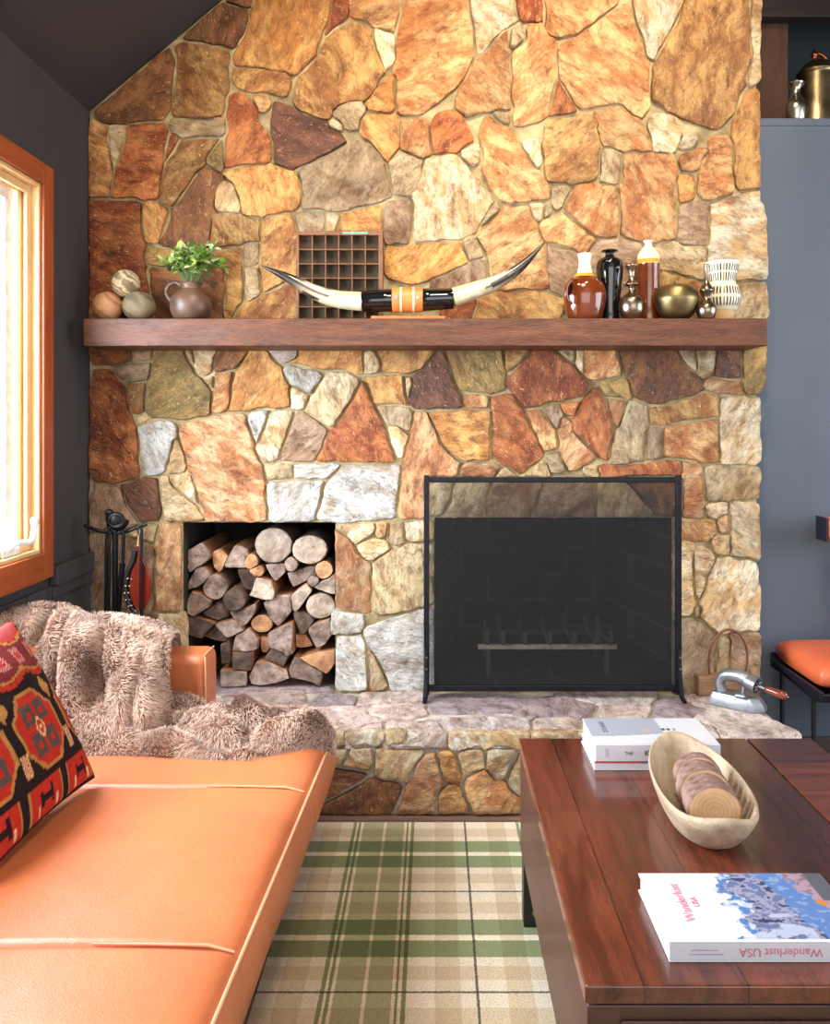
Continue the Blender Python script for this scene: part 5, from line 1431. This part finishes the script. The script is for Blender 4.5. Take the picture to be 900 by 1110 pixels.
# poker
pk = hook(262, 240, 900, 'fireplace_poker', .0046, -.012, 'thin black iron poker hanging leftmost on the tool stand')
m = MB(); q = T6(254, 900, -.012); m.tube([q, (q.x, q.y, HZ+.10), (q.x, q.y, HZ+.06)], [.0055, .006, .001], 8); m.tube(curve_pts([(q.x, q.y, HZ+.13), (q.x-.03, q.y, HZ+.11), (q.x-.034, q.y, HZ+.14)], 5), .005, 8); m.build('tip', M_BI, pk)
# tongs
tg = hook(288, 240, 900, 'fireplace_tongs', .005, -.014, 'black iron tongs hanging between poker and stand post')
m = MB(); q = T6(280, 900, -.014)
for sg in (-1, 1): m.tube(curve_pts([(q.x, q.y, q.z+.01), (q.x+sg*.016, q.y, q.z-.06), (q.x+sg*.004, q.y, HZ+.06)], 5), .005, 8)
m.build('jaws', M_BI, tg)
# shovel with forged handle
sv = hook(402, 245, 520, 'fireplace_shovel', .0052, -.012, 'black iron shovel hanging just right of the stand post')
m = MB(); m.tube([T6(394, 520, -.012), T6(372, 700, -.012), T6(362, 900, -.012), zat(360, HZ+.17, -.012)], [.010, .0085, .008, .008], 10); m.build('grip', M_BI, sv)
m = MB(); q = zat(360, HZ+.17, -.012); pts_ = [(q.x-.012, q.y, q.z), (q.x+.012, q.y, q.z), (q.x+.045, q.y, q.z-.04), (q.x+.045, q.y, q.z-.12), (q.x-.045, q.y, q.z-.12), (q.x-.045, q.y, q.z-.04)]
m.prism(pts_, (0, .004, 0)); m.build('blade', M_BI, sv, bevel=.001)
# brush rod in front of the bellows
br = hook(545, 215, 900, 'hearth_brush', .0048, -.056, 'black iron rod brush hanging in front of the red bellows')
m = MB(); q = T6(545, 900, -.056); m.lathe([(.006, .12), (.014, .11), (.018, .08), (.026, 0), (.001, 0)], (q.x, q.y, HZ+.03), 16); m.tube([q, (q.x, q.y, HZ+.14)], .0058, 8); m.build('bristles', M_BI, br)
# bellows
bl = thing('fireplace_bellows', 'red wooden bellows with studded black leather hanging on the tool stand', 'bellows', (T6(520, 0).x, YT, T6(0, 930).z))
M_RED = wood('red_varnished_wood', (84, 22, 14), (118, 36, 22), .22, 6, (8, 8, 1), .05, coat=.4)
half = [(380, 13), (420, 17), (470, 22), (520, 34), (570, 62), (620, 80), (680, 88), (740, 88), (800, 78), (850, 58), (890, 34), (905, 20)]
def outl(dx, s, dy): return [T6(520+dx+s*w, y, dy) for y, w in half]+[T6(520+dx-s*w, y, dy) for y, w in reversed(half)]
m = MB(); m.prism(outl(12, 1, -.046), (0, .012, 0)); m.build('front_board', M_RED, bl, bevel=.003)
m = MB(); m.prism(outl(-22, .98, -.020), (0, .012, 0)); m.build('back_board', M_RED, bl, bevel=.003)
M_BLEA = simple('black_leather', (24, 20, 22), .45, 0, .15, 60, .3)
m = MB(); m.prism([p+Vector((0, 0, 0)) for p in outl(-6, .96, -.0335)], (0, .0130, 0)); lth = m.build('leather_gusset', M_BLEA, bl, bevel=.004)
m = MB()
edge_l = [T6(520-w-14, y, -.036) for y, w in half[1:]]
m.tube(curve_pts(edge_l, 4), .0095, 10); m.build('edge_strip', M_BLEA, bl)
m = MB(); m.tube([T6(520, 385, -.030), T6(522, 330, -.026), T6(524, 300, -.020)], [.010, .006, .005], 10); m.build('nozzle', simple('dull_brass_nozzle', (120, 88, 52), .4, 1.0), bl)
m = MB(); m.tube([T6(524, 302, -.020), T6(512, 262, -.012), T6(522, 222, -.002), T6(536, 250, -.010), T6(527, 300, -.020)], .0025, 6); m.build('hanging_cord', M_BLEA, bl)
M_STUD = simple('bright_stud', (230, 220, 200), .25, 1.0)
for (x, y) in ((432, 645), (462, 650), (415, 705), (445, 705), (407, 762), (436, 760), (415, 818), (445, 815), (440, 868), (462, 862), (495, 905), (528, 897)):
    m = MB(); p = T6(x, y, -.0475); m.lathe([(.001, -.003), (.0032, -.002), (.0036, 0), (.003, .002), (.001, .003)], (p.x, p.y, p.z), 10); m.build('stud', M_STUD, bl)
# ------------------------------------------------------------------ antique iron and handled block on the hearth
def I6(x, y, Y): return P(750+x/6, 660+y/6, Y)
M_ALU = simple('cast_metal', (150, 153, 158), .42, .85, .12, 22, .08)
base_z = HZ+.0005
iron = thing('antique_iron', 'antique silver clothes iron with red wooden handle on the hearth', 'iron', (.98, 2.68, base_z))
A = PZ(768, 763, base_z); B = PZ(828, 775, base_z)
dirv = Vector((B.x-A.x, B.y-A.y, 0)); L = dirv.length; dx_ = dirv/L; dy_ = Vector((-dx_.y, dx_.x, 0))
def IL(u, w, z): return Vector((A.x, A.y, base_z))+dx_*(u*L)+dy_*w+Vector((0, 0, z))
sole = [(0, .002), (.10, -.004), (.5, -.012), (.86, -.010), (1.0, .012), (1.0, .050), (.86, .072), (.5, .078), (.10, .070), (0, .060)]
m = MB(); n = len(sole)
def ring(s, z, sh=0): return [IL(.5+(u-.5)*s+sh, .034+(w-.034)*s, z) for u, w in sole]
vs = ring(1, 0)+ring(1.0, .012)+ring(.92, .030, -.01)+ring(.80, .046, -.03)
fs = [(i*n+j, i*n+(j+1) % n, (i+1)*n+(j+1) % n, (i+1)*n+j) for i in range(3) for j in range(n)]+[tuple(range(n-1, -1, -1)), tuple(range(3*n, 4*n))]
m.add(vs, fs); m.build('sole_plate', M_ALU, iron, bevel=.003)
m = MB(); m.tube(curve_pts([IL(.20, .034, .040), IL(.16, .034, .072), IL(.24, .034, .098), IL(.46, .034, .106), IL(.66, .034, .098)], 6), [.019, .019, .018, .018, .0175, .017, .017, .017, .017, .017, .018, .0185, .019, .020, .0205, .021, .021, .022, .022, .023, .023, .024, .024, .025, .025], 20); m.build('body', M_ALU, iron)
f0, f1 = IL(.66, .034, .094), IL(.86, .024, .086)
m = MB(); m.tube([f0, f0.lerp(f1, .5), f1], [.027, .029, .030], 28); fd_ = m.build('fan_housing', M_ALU, iron)
ax = (f1-f0).normalized(); s1 = ax.cross(Vector((0, 0, 1))).normalized(); s2 = s1.cross(ax)
m = MB(); m.tube([f1+ax*.0003, f1+ax*.0012], .024, 24); m.build('dark_face', M_BLACK, fd_)
for a in range(8):
    w = a*math.pi/4; m = MB(); q = f1+ax*.0022; m.tube([q+(s1*math.cos(w)+s2*math.sin(w))*.008, q+(s1*math.cos(w)+s2*math.sin(w))*.021], .0016, 6); m.build('vane', M_ALU, fd_)
h0 = f1+ax*.002
hx = (dx_*.93+Vector((0, 0, -.16))-dy_*.05).normalized()
m = MB(); m.tube([h0-hx*.004, h0+hx*.028], .0045, 10); m.build('spindle', M_ALU, iron)
m = MB(); m.tube([h0+hx*t for t in (.022, .026, .038, .058, .076, .088, .094, .098)], [.006, .0085, .0105, .0125, .0145, .0135, .010, .002], 20); hd_ = m.build('wooden_handle', simple('red_varnish', (128, 54, 32), .2, 0, .2, 12, coat=.5), iron)
m = MB(); m.tube([h0+hx*.0965, h0+hx*.1005], [.004, .003], 10); m.build('end_screw', M_ALU, hd_)
m = MB(); m.tube([IL(.52, -.002, .048), IL(.70, -.010, .052)], .009, 12); m.tube([IL(.62, .004, .05), IL(.62, .02, .075)], .005, 8); m.build('latch', M_ALU, iron)
# handled wooden block
YBk = 2.93
wx0, wx1 = I6(42, 0, YBk).x, I6(385, 0, YBk).x; wz1 = I6(0, 440, YBk).z
wb = thing('handled_wooden_block', 'brown wooden block with tall curved wire handle behind the antique iron', 'wooden box', ((wx0+wx1)/2, YBk+.03, base_z))
M_BLK = wood('block_wood', (104, 74, 54), (160, 122, 92), .6, 6, (1.2, 9, 9), .3)
m = MB(); m.box(wx0, wx1, YBk, YBk+.052, base_z, wz1); m.build('block', M_BLK, wb, bevel=.005)
M_WIRE = simple('rusty_wire', (122, 76, 60), .5, .6, .2, 30)
m = MB(); m.tube(curve_pts([I6(118, 450, YBk+.026), I6(112, 320, YBk+.026), I6(140, 215, YBk+.026), I6(190, 155, YBk+.026), I6(245, 135, YBk+.026), I6(300, 155, YBk+.026), I6(345, 220, YBk+.026), I6(362, 320, YBk+.026), I6(345, 450, YBk+.026)], 6), .0042, 10); m.build('wire_handle', M_WIRE, wb)
# ------------------------------------------------------------------ lounge chair
ch = thing('lounge_chair', 'orange leather lounge chair with black shell on the right by the blue wall', 'chair', (1.65, 2.95, 0))
cxl = 1.315; cyb, cyf = 3.145, 2.765
def cush(u, v):
    """u around the section (front-top-back-bottom), v along x"""
    return None
m = MB(); secp = []
for i in range(28):
    a = 2*math.pi*i/28; ca, sa = math.cos(a), math.sin(a)
    secp.append((math.copysign(abs(ca)**.45, ca), math.copysign(abs(sa)**.6, sa)))
xs = [(-.006, .55), (.002, .78), (.02, .90), (.045, 1.0), (.2, 1.02), (.4, 1.02), (.56, 1.0), (.58, .9), (.59, .6)]
vs = []
for dx, s in xs:
    for a, b in secp:
        vs.append((cxl+dx, (cyb+cyf)/2+a*(cyb-cyf)/2*(.94+.06*s), .359+b*.050*s+.004*(1-a*a)))
n = 28; fs = [(i*n+j, i*n+(j+1) % n, (i+1)*n+(j+1) % n, (i+1)*n+j) for i in range(len(xs)-1) for j in range(n)]+[tuple(range(n-1, -1, -1)), tuple(range((len(xs)-1)*n, len(xs)*n))]
m.add(vs, fs); sc_o = m.build('seat_cushion', M_LEA2, ch, angle=70)
m = MB(); lp = []
for i in range(41):
    a = 2*math.pi*i/40; lp.append((cxl+.145+.105*math.copysign(abs(math.cos(a))**.5, math.cos(a)), cyf-.0015, .356+.033*math.copysign(abs(math.sin(a))**.6, math.sin(a))))
m.tube(lp, .0032, 8, caps=False); m.build('welt', leather('dark_orange_welt', (176, 78, 40), .4), sc_o)
m = MB()
pr_ = [(cyb+.010, .345), (cyb+.012, .325), (cyb-.01, .300), (2.95, .285), (cyf+.02, .276), (cyf-.025, .288), (cyf-.040, .318), (cyf-.034, .322), (cyf-.018, .300), (cyf+.02, .292), (2.95, .300), (cyb-.016, .312), (cyb+.002, .325), (cyb+.002, .345)]
m.prism([(cxl-.022, y, z) for y, z in pr_], (.63, 0, 0)); m.box(cxl-.022, cxl-.008, cyf-.02, cyb+.01, .288, .322); m.build('shell', simple('dark_navy_shell', (24, 25, 36), .3, 0, .1, 20), ch, bevel=.004)
for x, y in ((cxl+.01, 2.86), (cxl+.56, 2.86), (cxl+.01, 3.12), (cxl+.56, 3.12)):
    m = MB(); m.tube([(x, y, 0.0005), (x, y, .292)], .0085, 10); m.build('leg', M_BLACK, ch)
m = MB(); m.prism([(1.455, y, z) for y, z in ((3.02, .80), (3.00, .835), (3.02, .872), (3.10, .872), (3.10, .79), (3.05, .785))], (.42, 0, 0)); m.build('armrest', M_LEA2, ch, bevel=.012, seg=3)
m = MB(); m.box(1.447, 1.455, 3.02, 3.11, .785, .875); m.box(1.62, 1.66, 3.10, 3.14, .30, .86); m.build('arm_post', simple('dark_navy_shell', (24, 25, 36), .3, 0, .1, 20), ch, bevel=.003)
# ------------------------------------------------------------------ daylight, lamps and rear fill
w = bpy.data.worlds.new('World'); S.world = w; w.use_nodes = True
bg = w.node_tree.nodes['Background']; bg.inputs[0].default_value = (.86, .92, 1.0, 1); bg.inputs[1].default_value = .75
def area(name, loc, tgt, sx, sy, power, c):
    l = bpy.data.lights.new(name, 'AREA'); l.shape = 'RECTANGLE'; l.size = sx; l.size_y = sy; l.energy = power; l.color = c
    o = bpy.data.objects.new(name, l); COL.objects.link(o); o.location = loc
    o.rotation_euler = (Vector(tgt)-Vector(loc)).to_track_quat('-Z', 'Y').to_euler(); return o
def spot(name, loc, tgt, power, c, size=80, blend=.8, rad=.06):
    l = bpy.data.lights.new(name, 'SPOT'); l.energy = power; l.color = c; l.spot_size = math.radians(size); l.spot_blend = blend; l.shadow_soft_size = rad
    o = bpy.data.objects.new(name, l); COL.objects.link(o); o.location = loc
    o.rotation_euler = (Vector(tgt)-Vector(loc)).to_track_quat('-Z', 'Y').to_euler(); return o
area('window_daylight', (-1.82, 2.15, 1.75), (0, 2.15, 1.30), 2.9, 1.9, 560, (.86, .93, 1.0))
area('rear_fill', (.6, -1.55, 1.7), (.3, 3, .8), 3.0, 1.8, 50, (1.0, .97, .93))  # unseen neutral area light added behind the camera as fill
area('right_window_daylight', (3.5, 1.4, 1.6), (0, 2.2, .5), 2.0, 1.6, 75, (.84, .91, 1.0))
area('ceiling_lamp', (.2, 1.0, 3.2), (.1, 1.6, 0), .5, .5, 34, (1.0, .82, .60))
spot('ceiling_spot', (.75, 1.75, 3.35), (.62, 3.0, 2.25), 170, (1.0, .83, .60), 86, .9)
spot('ceiling_spot', (-.25, 1.8, 2.95), (-.30, 3.0, 2.05), 60, (1.0, .83, .60), 86, .9)
# ------------------------------------------------------------------ camera
cam = bpy.data.cameras.new('camera'); co = bpy.data.objects.new('camera', cam); COL.objects.link(co)
co.location = (0, 0, EYE); co.rotation_euler = (math.pi/2, 0, 0)
cam.sensor_fit = 'VERTICAL'; cam.sensor_height = 36; cam.lens = F/1110*36
cam.shift_x = (450-CX)/1110; cam.shift_y = -(555-CY)/1110; cam.clip_start = .02
S.camera = co
S.view_settings.view_transform = 'Standard'; S.view_settings.look = 'None'; S.view_settings.gamma = 1; S.view_settings.use_curve_mapping = False
S.view_settings.exposure = 0.0
